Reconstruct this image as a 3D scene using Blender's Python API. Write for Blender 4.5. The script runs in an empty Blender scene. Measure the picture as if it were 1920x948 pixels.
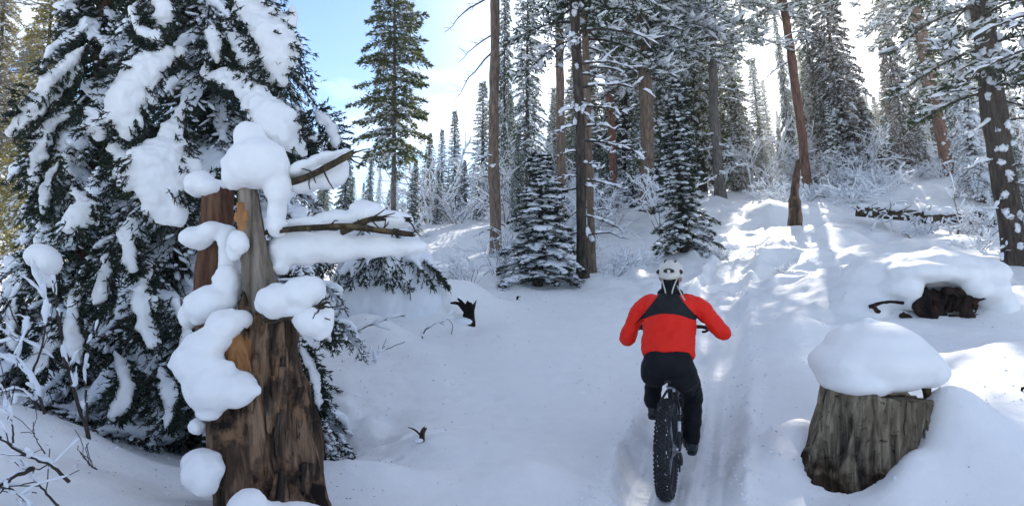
import bpy, math, random
import numpy as np
from mathutils import Vector, Matrix, Euler

# ------------------------------------------------------------------ camera, world, sun, exposure
SC = bpy.context.scene
COL = SC.collection
random.seed(7)
RNG = np.random.RandomState(7)
F = 1251.0                       # focal length in photo pixels
HORIZON = 520.0
ZC = 1.68
PITCH = math.atan((HORIZON - 474.0) / F)
cd = bpy.data.cameras.new('camera')
cam = bpy.data.objects.new('camera', cd)
COL.objects.link(cam)
cam.location = (0, 0, ZC)
cam.rotation_euler = (math.pi / 2 + PITCH, 0, 0)
cd.sensor_width = 36.0
cd.lens = 36.0 * F / 1920.0
cd.clip_start = 0.05
cd.clip_end = 3000
SC.camera = cam

SUN_AZ, SUN_EL = math.radians(20.5), math.radians(31.0)     # azimuth clockwise from +Y
SC.view_settings.view_transform = 'Standard'
SC.view_settings.look = 'None'
SC.view_settings.gamma = 1.0
SC.view_settings.exposure = 0.80
w = bpy.data.worlds.new('World'); SC.world = w; w.use_nodes = True
nt = w.node_tree; nt.nodes.clear()
out = nt.nodes.new('ShaderNodeOutputWorld')
bg = nt.nodes.new('ShaderNodeBackground'); bg.inputs['Strength'].default_value = 0.14
sky = nt.nodes.new('ShaderNodeTexSky'); sky.sky_type = 'NISHITA'; sky.sun_disc = False
sky.sun_elevation = SUN_EL; sky.sun_rotation = SUN_AZ
sky.altitude = 2500; sky.air_density = 1.0; sky.dust_density = 0.15; sky.ozone_density = 2.2
tc = nt.nodes.new('ShaderNodeTexCoord')
mp = nt.nodes.new('ShaderNodeMapping'); mp.inputs['Scale'].default_value = (1.0, 1.0, 2.4); mp.inputs['Location'].default_value = (3.1, 0.4, 0.25)
nz = nt.nodes.new('ShaderNodeTexNoise'); nz.inputs['Scale'].default_value = 2.3; nz.inputs['Detail'].default_value = 7; nz.inputs['Roughness'].default_value = 0.55
cr = nt.nodes.new('ShaderNodeValToRGB'); cr.color_ramp.elements[0].position = 0.48; cr.color_ramp.elements[1].position = 0.68
mx = nt.nodes.new('ShaderNodeMix'); mx.data_type = 'RGBA'
mx.inputs['B'].default_value = (7.2, 7.3, 7.5, 1)
nt.links.new(tc.outputs['Generated'], mp.inputs[0]); nt.links.new(mp.outputs[0], nz.inputs['Vector'])
nt.links.new(nz.outputs['Fac'], cr.inputs[0])
# thin bright cloud gathers round the sun
dp = nt.nodes.new('ShaderNodeVectorMath'); dp.operation = 'DOT_PRODUCT'
dp.inputs[1].default_value = (math.sin(math.radians(24)) * math.cos(math.radians(20)), math.cos(math.radians(24)) * math.cos(math.radians(20)), math.sin(math.radians(20)))
mr = nt.nodes.new('ShaderNodeMapRange'); mr.interpolation_type = 'SMOOTHSTEP'
mr.inputs['From Min'].default_value = 0.84; mr.inputs['From Max'].default_value = 0.985; mr.inputs['To Max'].default_value = 0.8
nt.links.new(tc.outputs['Generated'], dp.inputs[0]); nt.links.new(dp.outputs['Value'], mr.inputs['Value'])
mxx = nt.nodes.new('ShaderNodeMath'); mxx.operation = 'MAXIMUM'
nt.links.new(cr.outputs[0], mxx.inputs[0]); nt.links.new(mr.outputs[0], mxx.inputs[1]); nt.links.new(mxx.outputs[0], mx.inputs['Factor'])
hsv = nt.nodes.new('ShaderNodeHueSaturation'); hsv.inputs['Saturation'].default_value = 1.05
nt.links.new(sky.outputs[0], hsv.inputs['Color']); nt.links.new(hsv.outputs[0], mx.inputs['A'])
nt.links.new(mx.outputs['Result'], bg.inputs['Color']); nt.links.new(bg.outputs[0], out.inputs['Surface'])
ld = bpy.data.lights.new('sun', 'SUN'); sun = bpy.data.objects.new('sun', ld); COL.objects.link(sun)
ld.energy = 4.2; ld.angle = math.radians(0.5); ld.color = (1.0, 0.95, 0.87)
sd = Vector((math.sin(SUN_AZ) * math.cos(SUN_EL), math.cos(SUN_AZ) * math.cos(SUN_EL), math.sin(SUN_EL)))
sun.rotation_euler = sd.to_track_quat('Z', 'Y').to_euler()
sun.location = (0, 0, 30)
try:
    SC.cycles.max_bounces = 6; SC.cycles.diffuse_bounces = 4; SC.cycles.transmission_bounces = 3
    SC.cycles.transparent_max_bounces = 4; SC.cycles.volume_bounces = 0
except Exception:
    pass

# ------------------------------------------------------------------ pixel -> world
cp, sp_ = math.cos(PITCH), math.sin(PITCH)
def P(px, py, Y):
    """The point at distance Y in front of the camera where the photograph shows (px, py)."""
    a, b = (px - 960.0) / F, (474.0 - py) / F
    dy = cp - b * sp_; dz = sp_ + b * cp
    k = Y / dy
    return np.array([a * k, Y, ZC + dz * k])

# ------------------------------------------------------------------ noise
_T = np.random.RandomState(3).rand(64, 64, 64).astype(np.float32)
def vnoise(p):
    p = np.asarray(p, dtype=np.float64)
    i = np.floor(p).astype(int); f = p - i; f = f * f * (3 - 2 * f)
    x0, y0, z0 = i[..., 0] & 63, i[..., 1] & 63, i[..., 2] & 63
    x1, y1, z1 = (x0 + 1) & 63, (y0 + 1) & 63, (z0 + 1) & 63
    fx, fy, fz = f[..., 0], f[..., 1], f[..., 2]
    a = _T[x0, y0, z0] * (1 - fx) + _T[x1, y0, z0] * fx
    b = _T[x0, y1, z0] * (1 - fx) + _T[x1, y1, z0] * fx
    c = _T[x0, y0, z1] * (1 - fx) + _T[x1, y0, z1] * fx
    d = _T[x0, y1, z1] * (1 - fx) + _T[x1, y1, z1] * fx
    return ((a * (1 - fy) + b * fy) * (1 - fz) + (c * (1 - fy) + d * fy) * fz) * 2 - 1
def fbm(p, oct=4, gain=0.5):
    p = np.asarray(p, dtype=np.float64); s = 0; a = 1.0
    for k in range(oct):
        s = s + a * vnoise(p * (2.03 ** k) + 17.3 * k); a *= gain
    return s

# ------------------------------------------------------------------ mesh helpers
class MB:
    def __init__(s): s.V = []; s.F = []; s.M = []; s.n = 0
    def add(s, V, F, m=0):
        V = np.asarray(V, dtype=np.float32).reshape(-1, 3)
        if len(V) == 0: return s
        for f in (F if isinstance(F, list) else [F]):
            f = np.asarray(f, dtype=np.int32)
            if f.size: s.F.append(f + s.n); s.M.append(np.full(len(f), m, np.int32))
        s.V.append(V); s.n += len(V)
        return s
    def mesh(s, name, mats, smooth=True):
        me = bpy.data.meshes.new(name)
        if s.n:
            V = np.concatenate(s.V)
            fl = [f.ravel() for f in s.F]; cnt = np.concatenate([np.full(len(f), f.shape[1], np.int32) for f in s.F])
            L = np.concatenate(fl).astype(np.int32)
            me.vertices.add(len(V)); me.vertices.foreach_set('co', V.ravel())
            me.loops.add(len(L)); me.loops.foreach_set('vertex_index', L)
            me.polygons.add(len(cnt))
            st = np.zeros(len(cnt), np.int32); st[1:] = np.cumsum(cnt)[:-1]
            me.polygons.foreach_set('loop_start', st)
            me.polygons.foreach_set('material_index', np.concatenate(s.M))
            me.polygons.foreach_set('use_smooth', np.full(len(cnt), smooth, bool))
            me.update(calc_edges=True)
        for m in (mats if isinstance(mats, (list, tuple)) else [mats]): me.materials.append(m)
        return me

def link(name, me, parent=None, loc=None, kind=None):
    if parent is not None and name in ('snow', 'crown_snow', 'bough_snow'): kind = 'stuff'   # scattered clots past counting
    o = bpy.data.objects.new(name, me); COL.objects.link(o)
    if parent is not None: o.parent = parent
    if loc is not None: o.location = loc
    if kind: o['kind'] = kind
    return o
def tag(o, label, cat, group=None):
    o['label'] = label; o['category'] = cat
    if group: o['group'] = group
    return o
def thing(name, label, cat, loc=(0, 0, 0), group=None):
    o = bpy.data.objects.new(name, None); COL.objects.link(o); o.location = loc
    o.empty_display_size = 0.2
    return tag(o, label, cat, group)
def part(name, mb, mat, parent, smooth=True, kind=None):
    return link(name, mb.mesh(name, mat, smooth), parent, kind=kind)
def copy_thing(root):
    r = root.copy(); COL.objects.link(r)
    for ch in root.children:
        c = ch.copy(); COL.objects.link(c); c.parent = r
        for g in ch.children:
            d = g.copy(); COL.objects.link(d); d.parent = c
    return r

def unit(v):
    v = np.asarray(v, float); return v / (np.linalg.norm(v, axis=-1, keepdims=True) + 1e-9)
def resample(pts, n):
    pts = np.asarray(pts, float)
    # Catmull-Rom through the points
    P0 = np.vstack([2 * pts[0] - pts[1], pts, 2 * pts[-1] - pts[-2]])
    m = len(pts) - 1; t = np.linspace(0, m, n); i = np.minimum(t.astype(int), m - 1); u = (t - i)[:, None]
    a, b, c, d = P0[i], P0[i + 1], P0[i + 2], P0[i + 3]
    return 0.5 * (2 * b + (c - a) * u + (2 * a - 5 * b + 4 * c - d) * u ** 2 + (3 * b - a - 3 * c + d) * u ** 3)
def tube(path, rad, sides=8, rad2=None, side_axis=None, cap=True, rot=0.0):
    """Tube of quads along path; rad along the side axis, rad2 across it."""
    path = np.asarray(path, float); n = len(path)
    rad = np.broadcast_to(np.asarray(rad, float), (n,)); rad2 = rad if rad2 is None else np.broadcast_to(np.asarray(rad2, float), (n,))
    t = unit(np.gradient(path, axis=0))
    ax = np.array([1.0, 0, 0]) if side_axis is None else np.asarray(side_axis, float)
    if side_axis is None and abs(t[:, 0]).mean() > 0.75: ax = np.array([0, 1.0, 0])
    s = unit(ax - (t @ ax)[:, None] * t); u = np.cross(t, s)
    a = np.linspace(0, 2 * np.pi, sides, endpoint=False) + rot
    V = path[:, None, :] + s[:, None, :] * (np.cos(a)[None, :, None] * rad[:, None, None]) + u[:, None, :] * (np.sin(a)[None, :, None] * rad2[:, None, None])
    V = V.reshape(-1, 3)
    i = np.arange(n - 1)[:, None] * sides; j = np.arange(sides)[None, :]; k = (j + 1) % sides
    Q = np.stack([i + j, i + k, i + sides + k, i + sides + j], -1).reshape(-1, 4)
    fs = [Q]
    if cap:
        V = np.vstack([V, path[0], path[-1]])
        j = np.arange(sides); k = (j + 1) % sides
        fs.append(np.concatenate([np.stack([k, j, np.full(sides, n * sides)], -1), np.stack([(n - 1) * sides + j, (n - 1) * sides + k, np.full(sides, n * sides + 1)], -1)]))
    return V, fs
def capsule(path, rad, sides=12, **k):
    """Tube with rounded ends."""
    path = np.asarray(path, float); rad = np.broadcast_to(np.asarray(rad, float), (len(path),)).copy()
    t0 = unit(path[0] - path[1]); t1 = unit(path[-1] - path[-2])
    pre = [path[0] + t0 * rad[0] * c for c in (0.97, 0.75, 0.4)]; post = [path[-1] + t1 * rad[-1] * c for c in (0.4, 0.75, 0.97)]
    rr = np.concatenate([[rad[0] * .25, rad[0] * .66, rad[0] * .92], rad, [rad[-1] * .92, rad[-1] * .66, rad[-1] * .25]])
    if 'rad2' in k:
        r2 = np.broadcast_to(np.asarray(k['rad2'], float), (len(path),))
        k['rad2'] = np.concatenate([[r2[0] * .25, r2[0] * .66, r2[0] * .92], r2, [r2[-1] * .92, r2[-1] * .66, r2[-1] * .25]])
    return tube(np.vstack([pre, path, post]), rr, sides, **k)
def box(c, s, R=None):
    v = np.array([[x, y, z] for x in (-1, 1) for y in (-1, 1) for z in (-1, 1)], float) * np.asarray(s) / 2
    if R is not None: v = v @ np.asarray(R).T
    return v + np.asarray(c), np.array([[0, 1, 3, 2], [4, 6, 7, 5], [0, 4, 5, 1], [2, 3, 7, 6], [0, 2, 6, 4], [1, 5, 7, 3]])
def ico(sub=2):
    import bmesh
    bm = bmesh.new(); bmesh.ops.create_icosphere(bm, subdivisions=sub, radius=1.0)
    V = np.array([v.co[:] for v in bm.verts]); Fa = np.array([[v.index for v in f.verts] for f in bm.faces]); bm.free()
    return V, Fa
ICO1 = ico(1)
ICO2, ICO3, ICO4 = ico(2), ico(3), ico(4)
OCT = (np.array([[1, 0, 0], [-1, 0, 0], [0, 1, 0], [0, -1, 0], [0, 0, 1], [0, 0, -1]], float),
       np.array([[0, 2, 4], [2, 1, 4], [1, 3, 4], [3, 0, 4], [2, 0, 5], [1, 2, 5], [3, 1, 5], [0, 3, 5]]))
def ell(c, r, R=None, base=ICO3):
    V = base[0] * np.asarray(r, float)
    if R is not None: V = V @ np.asarray(R).T
    return V + np.asarray(c), base[1]
def snow_line(S, pth, r, rs, side=None, sides=7, flat=.7):
    """Snow lying on a limb: swells, thins out and breaks off along the way."""
    n = max(10, int(np.linalg.norm(np.diff(pth, axis=0), axis=1).sum() / .03)); n = min(n, 60)
    p = resample(pth, n); a = vnoise(np.stack([np.arange(n) * .31, np.full(n, rs.rand() * 60), np.zeros(n)], -1)) + .5 * vnoise(np.stack([np.arange(n) * .9, np.full(n, rs.rand() * 60), np.zeros(n)], -1))
    w_ = r * np.clip(.75 + .95 * a, 0, 2.2); i = 0
    while i < n:
        if w_[i] < r * .22: i += 1; continue
        j = i
        while j < n and w_[j] >= r * .22: j += 1
        if j - i >= 3:
            seg = p[i:j]; wr = w_[i:j].copy(); wr[0] *= .4; wr[-1] *= .4
            S.add(*tube(seg + np.array([0, 0, 1]) * (wr * .45)[:, None], wr, sides, rad2=wr * flat))
        i = j
def rotm(x=0, y=0, z=0):
    return np.array(Euler((x, y, z)).to_matrix())
def torus(c, R, r, nR=48, nr=10, axis='x', r2=None):
    a = np.linspace(0, 2 * np.pi, nR, endpoint=False); b = np.linspace(0, 2 * np.pi, nr, endpoint=False)
    r2 = r if r2 is None else r2
    rad = R + r * np.cos(b)[None, :]; h = np.broadcast_to(r2 * np.sin(b)[None, :], (nR, nr))
    X = h; Y = rad * np.cos(a)[:, None]; Z = rad * np.sin(a)[:, None]
    V = np.stack([X, Y, Z], -1).reshape(-1, 3)
    if axis == 'z': V = V[:, [1, 2, 0]]
    if axis == 'y': V = V[:, [1, 0, 2]]
    i = np.arange(nR)[:, None]; j = np.arange(nr)[None, :]; i2 = (i + 1) % nR; j2 = (j + 1) % nr
    return V + np.asarray(c), np.stack([i * nr + j, i2 * nr + j, i2 * nr + j2, i * nr + j2], -1).reshape(-1, 4)

def remesh(mb, name, mat, voxel, smooth=6, factor=0.5, noise=None, decimate=None):
    """Union of closed pieces, smoothed: returns a new mesh."""
    tmp = bpy.data.objects.new('tmp', mb.mesh('tmp', [mat])); COL.objects.link(tmp)
    m = tmp.modifiers.new('r', 'REMESH'); m.mode = 'VOXEL'; m.voxel_size = voxel; m.adaptivity = 0.0
    if smooth:
        s = tmp.modifiers.new('s', 'SMOOTH'); s.iterations = smooth; s.factor = factor
    if decimate:
        d = tmp.modifiers.new('d', 'DECIMATE'); d.ratio = decimate
    dg = bpy.context.evaluated_depsgraph_get(); dg.update()
    me = bpy.data.meshes.new_from_object(tmp.evaluated_get(dg), depsgraph=dg)
    bpy.data.objects.remove(tmp)
    me.name = name
    if not me.materials: me.materials.append(mat)
    n = len(me.vertices)
    if noise:
        co = np.empty(n * 3, np.float32); me.vertices.foreach_get('co', co); co = co.reshape(-1, 3)
        no = np.empty(n * 3, np.float32); me.vertex_normals.foreach_get('vector', no); no = no.reshape(-1, 3)
        for amp, sc in noise: co = co + no * (amp * fbm(co * sc, 2))[:, None]
        me.vertices.foreach_set('co', co.astype(np.float32).ravel())
    me.polygons.foreach_set('use_smooth', np.ones(len(me.polygons), bool))
    me.update()
    return me

# ------------------------------------------------------------------ materials
def newmat(name):
    m = bpy.data.materials.new(name); m.use_nodes = True
    nt = m.node_tree; b = nt.nodes['Principled BSDF']
    return m, nt, b
def N(nt, t, **kw):
    n = nt.nodes.new(t)
    for k, v in kw.items():
        if k in n.inputs: n.inputs[k].default_value = v
        else: setattr(n, k, v)
    return n
def ramp(nt, stops):
    r = nt.nodes.new('ShaderNodeValToRGB'); e = r.color_ramp.elements
    while len(e) < len(stops): e.new(0.5)
    for i, (p, c) in enumerate(stops):
        e[i].position = p; e[i].color = (*c, 1) if len(c) == 3 else c
    return r
def snow_mat(name, fine=0.25, col=(0.895, 0.895, 0.90), big=9.0):
    m, nt, b = newmat(name)
    b.inputs['Roughness'].default_value = 0.62
    b.inputs['Specular IOR Level'].default_value = 0.25
    t = N(nt, 'ShaderNodeTexCoord')
    n1 = N(nt, 'ShaderNodeTexNoise', Scale=big, Detail=8.0, Roughness=0.6)
    n2 = N(nt, 'ShaderNodeTexNoise', Scale=90.0, Detail=3.0, Roughness=0.6)
    nt.links.new(t.outputs['Object'], n1.inputs['Vector']); nt.links.new(t.outputs['Object'], n2.inputs['Vector'])
    r = ramp(nt, [(0.3, tuple(c * 0.95 for c in col)), (0.7, col)])
    nt.links.new(n1.outputs['Fac'], r.inputs[0]); nt.links.new(r.outputs[0], b.inputs['Base Color'])
    ad = N(nt, 'ShaderNodeMath', operation='MULTIPLY_ADD'); ad.inputs[1].default_value = 0.15
    nt.links.new(n2.outputs['Fac'], ad.inputs[0]); nt.links.new(n1.outputs['Fac'], ad.inputs[2])
    bp = N(nt, 'ShaderNodeBump', Strength=fine, Distance=0.03)
    nt.links.new(ad.outputs[0], bp.inputs['Height']); nt.links.new(bp.outputs[0], b.inputs['Normal'])
    return m
def flat_mat(name, col, rough=0.5, metal=0.0, var=0.15, scale=12.0, bump=0.0, spec=0.5):
    m, nt, b = newmat(name)
    t = N(nt, 'ShaderNodeTexCoord'); n = N(nt, 'ShaderNodeTexNoise', Scale=scale, Detail=4.0)
    nt.links.new(t.outputs['Object'], n.inputs['Vector'])
    r = ramp(nt, [(0.3, tuple(c * (1 - var) for c in col)), (0.7, tuple(min(1, c * (1 + var)) for c in col))])
    nt.links.new(n.outputs['Fac'], r.inputs[0]); nt.links.new(r.outputs[0], b.inputs['Base Color'])
    b.inputs['Roughness'].default_value = rough; b.inputs['Metallic'].default_value = metal
    b.inputs['Specular IOR Level'].default_value = spec
    if bump:
        bp = N(nt, 'ShaderNodeBump', Strength=bump, Distance=0.01); nt.links.new(n.outputs['Fac'], bp.inputs['Height']); nt.links.new(bp.outputs[0], b.inputs['Normal'])
    return m
def wood_mat(name, dark, mid, light, zs=0.12, scale=14.0, bump=0.9, dist=0.02, patch=None, moss=None):
    """Bark or weathered wood: grain stretched along Z of the object."""
    m, nt, b = newmat(name)
    t = N(nt, 'ShaderNodeTexCoord'); mp = N(nt, 'ShaderNodeMapping'); mp.inputs['Scale'].default_value = (1, 1, zs)
    nt.links.new(t.outputs['Object'], mp.inputs[0])
    n = N(nt, 'ShaderNodeTexNoise', Scale=scale, Detail=9.0, Roughness=0.65, Distortion=0.6)
    nt.links.new(mp.outputs[0], n.inputs['Vector'])
    r = ramp(nt, [(0.33, dark), (0.5, mid), (0.68, light)])
    nt.links.new(n.outputs['Fac'], r.inputs[0]); colr = r.outputs[0]
    for cc, sc, lo, hi in ([patch] if patch else []) + ([moss] if moss else []):
        p = N(nt, 'ShaderNodeTexNoise', Scale=sc, Detail=5.0, Roughness=0.6); nt.links.new(mp.outputs[0] if cc is patch else t.outputs['Object'], p.inputs['Vector'])
        pr = ramp(nt, [(lo, (0, 0, 0)), (hi, (1, 1, 1))]); nt.links.new(p.outputs['Fac'], pr.inputs[0])
        mixn = N(nt, 'ShaderNodeMix', data_type='RGBA'); mixn.inputs['B'].default_value = (*cc, 1)
        nt.links.new(pr.outputs[0], mixn.inputs['Factor']); nt.links.new(colr, mixn.inputs['A']); colr = mixn.outputs['Result']
    nt.links.new(colr, b.inputs['Base Color'])
    b.inputs['Roughness'].default_value = 0.9; b.inputs['Specular IOR Level'].default_value = 0.15
    bp = N(nt, 'ShaderNodeBump', Strength=bump, Distance=dist); nt.links.new(n.outputs['Fac'], bp.inputs['Height']); nt.links.new(bp.outputs[0], b.inputs['Normal'])
    return m
def needle_mat(name, c1, c2, trans=0.25, tcol=None):
    m, nt, b = newmat(name)
    t = N(nt, 'ShaderNodeTexCoord'); n = N(nt, 'ShaderNodeTexNoise', Scale=2.5, Detail=6.0, Roughness=0.7)
    oi = N(nt, 'ShaderNodeObjectInfo')
    nt.links.new(t.outputs['Object'], n.inputs['Vector'])
    r = ramp(nt, [(0.35, c1), (0.65, c2)]); nt.links.new(n.outputs['Fac'], r.inputs[0])
    hs = N(nt, 'ShaderNodeHueSaturation'); ma = N(nt, 'ShaderNodeMapRange'); ma.inputs['To Min'].default_value = 0.75; ma.inputs['To Max'].default_value = 1.3
    nt.links.new(oi.outputs['Random'], ma.inputs['Value']); nt.links.new(ma.outputs[0], hs.inputs['Value']); nt.links.new(r.outputs[0], hs.inputs['Color'])
    nt.links.new(hs.outputs[0], b.inputs['Base Color']); b.inputs['Roughness'].default_value = 0.6; b.inputs['Specular IOR Level'].default_value = 0.3
    if trans:
        tr = N(nt, 'ShaderNodeBsdfTranslucent'); ms = N(nt, 'ShaderNodeMixShader', Fac=trans)
        g = N(nt, 'ShaderNodeHueSaturation', Saturation=1.1, Value=2.2); nt.links.new(hs.outputs[0], g.inputs['Color']); nt.links.new(g.outputs[0], tr.inputs['Color'])
        o = nt.nodes['Material Output']
        nt.links.new(b.outputs[0], ms.inputs[1]); nt.links.new(tr.outputs[0], ms.inputs[2]); nt.links.new(ms.outputs[0], o.inputs['Surface'])
    return m
M_GROUND = snow_mat('ground_snow', 0.55, big=7.0)
M_SNOW = snow_mat('clump_snow', 0.12, big=5.0)
M_FROST = snow_mat('branch_snow', 0.0, (0.84, 0.87, 0.92))
M_NEEDLE = needle_mat('spruce_needles', (0.009, 0.020, 0.014), (0.024, 0.042, 0.022), 0.15)
M_NEEDLE_MID = needle_mat('forest_needles', (0.018, 0.034, 0.018), (0.055, 0.072, 0.028), 0.4)
M_NEEDLE_OLIVE = needle_mat('olive_needles', (0.03, 0.044, 0.016), (0.08, 0.085, 0.028), 0.4)
M_NEEDLE_YELLOW = needle_mat('yellow_needles', (0.10, 0.10, 0.03), (0.22, 0.17, 0.05), 0.45)
M_NEEDLE_BROWN = needle_mat('brown_needles', (0.04, 0.038, 0.03), (0.085, 0.07, 0.05), 0.25)
M_BARK = wood_mat('spruce_bark', (0.02, 0.017, 0.015), (0.06, 0.048, 0.04), (0.13, 0.105, 0.085), 0.2, 22)
M_BARK_BROWN = wood_mat('pine_bark', (0.06, 0.045, 0.035), (0.17, 0.125, 0.095), (0.30, 0.225, 0.17), 0.22, 20)
M_BARK_RED = wood_mat('red_bark', (0.055, 0.028, 0.02), (0.17, 0.088, 0.062), (0.31, 0.18, 0.13), 0.2, 18)
M_BARK_GREY = wood_mat('grey_bark', (0.04, 0.038, 0.035), (0.12, 0.11, 0.10), (0.24, 0.22, 0.20), 0.25, 20)
M_SNAG = wood_mat('snag_wood', (0.010, 0.008, 0.007), (0.10, 0.064, 0.043), (0.38, 0.24, 0.155), 0.14, 12.0, 1.0, 0.05, patch=((0.25, 0.145, 0.085), 4.5, 0.54, 0.62), moss=((0.02, 0.015, 0.013), 4.0, 0.54, 0.64))
M_SPIRE = wood_mat('weathered_wood', (0.045, 0.033, 0.026), (0.19, 0.155, 0.125), (0.36, 0.30, 0.25), 0.1, 14.0, 0.9, 0.03)
M_ORANGE = wood_mat('rotten_heartwood', (0.10, 0.045, 0.02), (0.30, 0.14, 0.055), (0.45, 0.24, 0.11), 0.15, 12.0, 0.8)
M_SLAB = wood_mat('reddish_wood', (0.03, 0.014, 0.010), (0.11, 0.055, 0.035), (0.22, 0.12, 0.075), 0.12, 12.0, 0.9, 0.03)
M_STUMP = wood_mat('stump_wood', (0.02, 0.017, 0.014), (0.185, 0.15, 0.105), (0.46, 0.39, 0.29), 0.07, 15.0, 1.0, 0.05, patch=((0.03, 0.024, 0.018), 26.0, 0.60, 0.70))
M_MOSS = wood_mat('mossy_bark', (0.015, 0.012, 0.010), (0.055, 0.042, 0.026), (0.16, 0.12, 0.06), 0.5, 14, 0.9)
M_ROOT = wood_mat('root_wood', (0.004, 0.003, 0.003), (0.014, 0.009, 0.008), (0.07, 0.035, 0.025), 0.3, 10, 1.0, 0.03)
M_TWIG = flat_mat('twig_bark', (0.045, 0.035, 0.028), 0.9, var=0.4)
M_TWIG_PALE = flat_mat('pale_twig_bark', (0.20, 0.17, 0.13), 0.9, var=0.4)
SNOWM = M_SNOW

# stump base gets darker wet wood from the snow upward: a stain of its own shape, in object space
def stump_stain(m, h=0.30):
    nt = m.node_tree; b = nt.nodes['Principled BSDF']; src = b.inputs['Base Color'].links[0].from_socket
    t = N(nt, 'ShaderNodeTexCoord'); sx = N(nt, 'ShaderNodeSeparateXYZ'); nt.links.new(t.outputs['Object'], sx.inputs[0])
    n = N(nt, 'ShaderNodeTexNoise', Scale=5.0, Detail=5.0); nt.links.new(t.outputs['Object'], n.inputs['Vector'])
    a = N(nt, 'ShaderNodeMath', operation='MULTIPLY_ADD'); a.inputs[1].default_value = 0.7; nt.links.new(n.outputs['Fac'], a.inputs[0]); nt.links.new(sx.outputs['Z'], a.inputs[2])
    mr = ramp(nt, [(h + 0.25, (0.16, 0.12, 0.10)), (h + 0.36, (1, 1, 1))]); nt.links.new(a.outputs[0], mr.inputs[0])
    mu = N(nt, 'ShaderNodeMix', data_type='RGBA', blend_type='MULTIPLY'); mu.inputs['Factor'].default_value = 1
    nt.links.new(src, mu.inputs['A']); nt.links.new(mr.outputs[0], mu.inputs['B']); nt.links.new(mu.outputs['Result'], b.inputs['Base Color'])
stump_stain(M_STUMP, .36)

# ------------------------------------------------------------------ terrain
CTRL = [  # photo x, photo y, distance
 (430,955,3.9),(0,948,3.3),(-200,900,3.6),(150,900,3.9),(200,860,4.5),(300,885,4.6),(60,740,5.6),(330,860,5.8),(-200,700,6.5),
 (620,880,5.0),(640,740,6.6),(700,760,6.4),(650,650,8.5),(620,560,11),(640,505,14),(830,455,19),(930,434,20),(700,475,17),(450,470,18),
 (800,940,4.7),(800,800,6.0),(830,680,8.0),(830,590,10.2),(860,535,12),
 (960,945,4.75),(960,750,7),(960,600,9.8),(1000,548,12),(1097,530,12.5),(1285,489,15),(1140,470,17),
 (1245,940,4.85),(1300,700,7.9),(1370,560,11.5),(1400,480,15),(1400,420,20),(1375,368,27),
 (1215,388,24),(1150,396,23),(1057,432,20),
 (1570,938,4.5),(1745,800,4.65),(1480,890,4.8),(1900,900,4.3),(2100,850,4.5),(1400,850,5.4),(1480,700,7.0),(1800,690,5.9),(1900,650,6.8),(2100,620,7.5),
 (1900,560,9.5),(1890,512,11),(1560,600,8.6),(1790,612,7.8),(1500,545,10.5),(1700,500,10.5),(1490,446,17),(1640,412,19.5),(1750,440,17.5),(1860,440,16),
 (1820,372,21),(1650,372,21),(1780,322,25),(1880,318,25),(1520,362,26),(1620,345,26),
 (960,412,34),(400,440,30),(0,475,20),(0,445,45),(-300,460,30),(1900,300,40),(2200,300,40),(1400,335,45),(1200,372,38),(960,402,60),(1600,312,60),(500,425,60),(2100,290,70),
]
def feat(x, y):
    yy = np.clip(y, 0, 75) + 2.5
    return np.stack([np.clip(x / yy, -1.0, 1.0), 1.3 * np.log(yy)], -1)
_pts = [P(*c) for c in CTRL] + [np.array(v, float) for v in [(0, 1, 0.0), (-3, 1, 0.45), (3, 1, 0.15), (0, -6, -0.5), (-8, -5, 0.6), (8, -5, 0), (-7, 3, 1.0), (6, 2.5, 0.4), (0, 3, 0.02)]]
_pts = np.array(_pts); _base = lambda y: 0.2 * (np.clip(y, -10, 75) - 5)
_U = feat(_pts[:, 0], _pts[:, 1]); _R = _pts[:, 2] - _base(_pts[:, 1])
def _phi(r2): return 0.5 * r2 * np.log(r2 + 1e-8)
_D = ((_U[:, None] - _U[None]) ** 2).sum(-1)
_n = len(_U); _A = np.zeros((_n + 3, _n + 3)); _A[:_n, :_n] = _phi(_D) + np.eye(_n) * 0.004
_A[:_n, _n] = 1; _A[:_n, _n + 1:] = _U; _A[_n:, :_n] = _A[:_n, _n:].T
_W = np.linalg.solve(_A, np.concatenate([_R, np.zeros(3)]))
TRACK = np.array([P(*c)[:2] for c in [(1245, 1300, 2.6), (1262, 1000, 4.3), (1272, 930, 4.9), (1300, 800, 6.2), (1325, 700, 7.9), (1350, 560, 11.5), (1392, 480, 15), (1410, 420, 20), (1378, 368, 27)]])
TRACK = resample(np.c_[TRACK, np.zeros(len(TRACK))], 90)[:, :2]
def track_uv(x, y):
    p = np.stack([x, y], -1)
    best = np.full(x.shape, 1e9); sd_ = np.zeros(x.shape); al = np.zeros(x.shape); acc = 0.0
    for a, b in zip(TRACK[:-1], TRACK[1:]):
        d = b - a; L = math.hypot(*d); t = np.clip(((p - a) @ d) / (L * L), 0, 1)
        q = p - (a + t[..., None] * d); r = np.hypot(q[..., 0], q[..., 1]); m = r < best
        side = np.sign(q[..., 0] * d[1] - q[..., 1] * d[0])
        best = np.where(m, r, best); sd_ = np.where(m, side * r, sd_); al = np.where(m, acc + t * L, al); acc += L
    return best, sd_, al
MOUNDS = []   # (px, py, Y, rx, ry, h)
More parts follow.
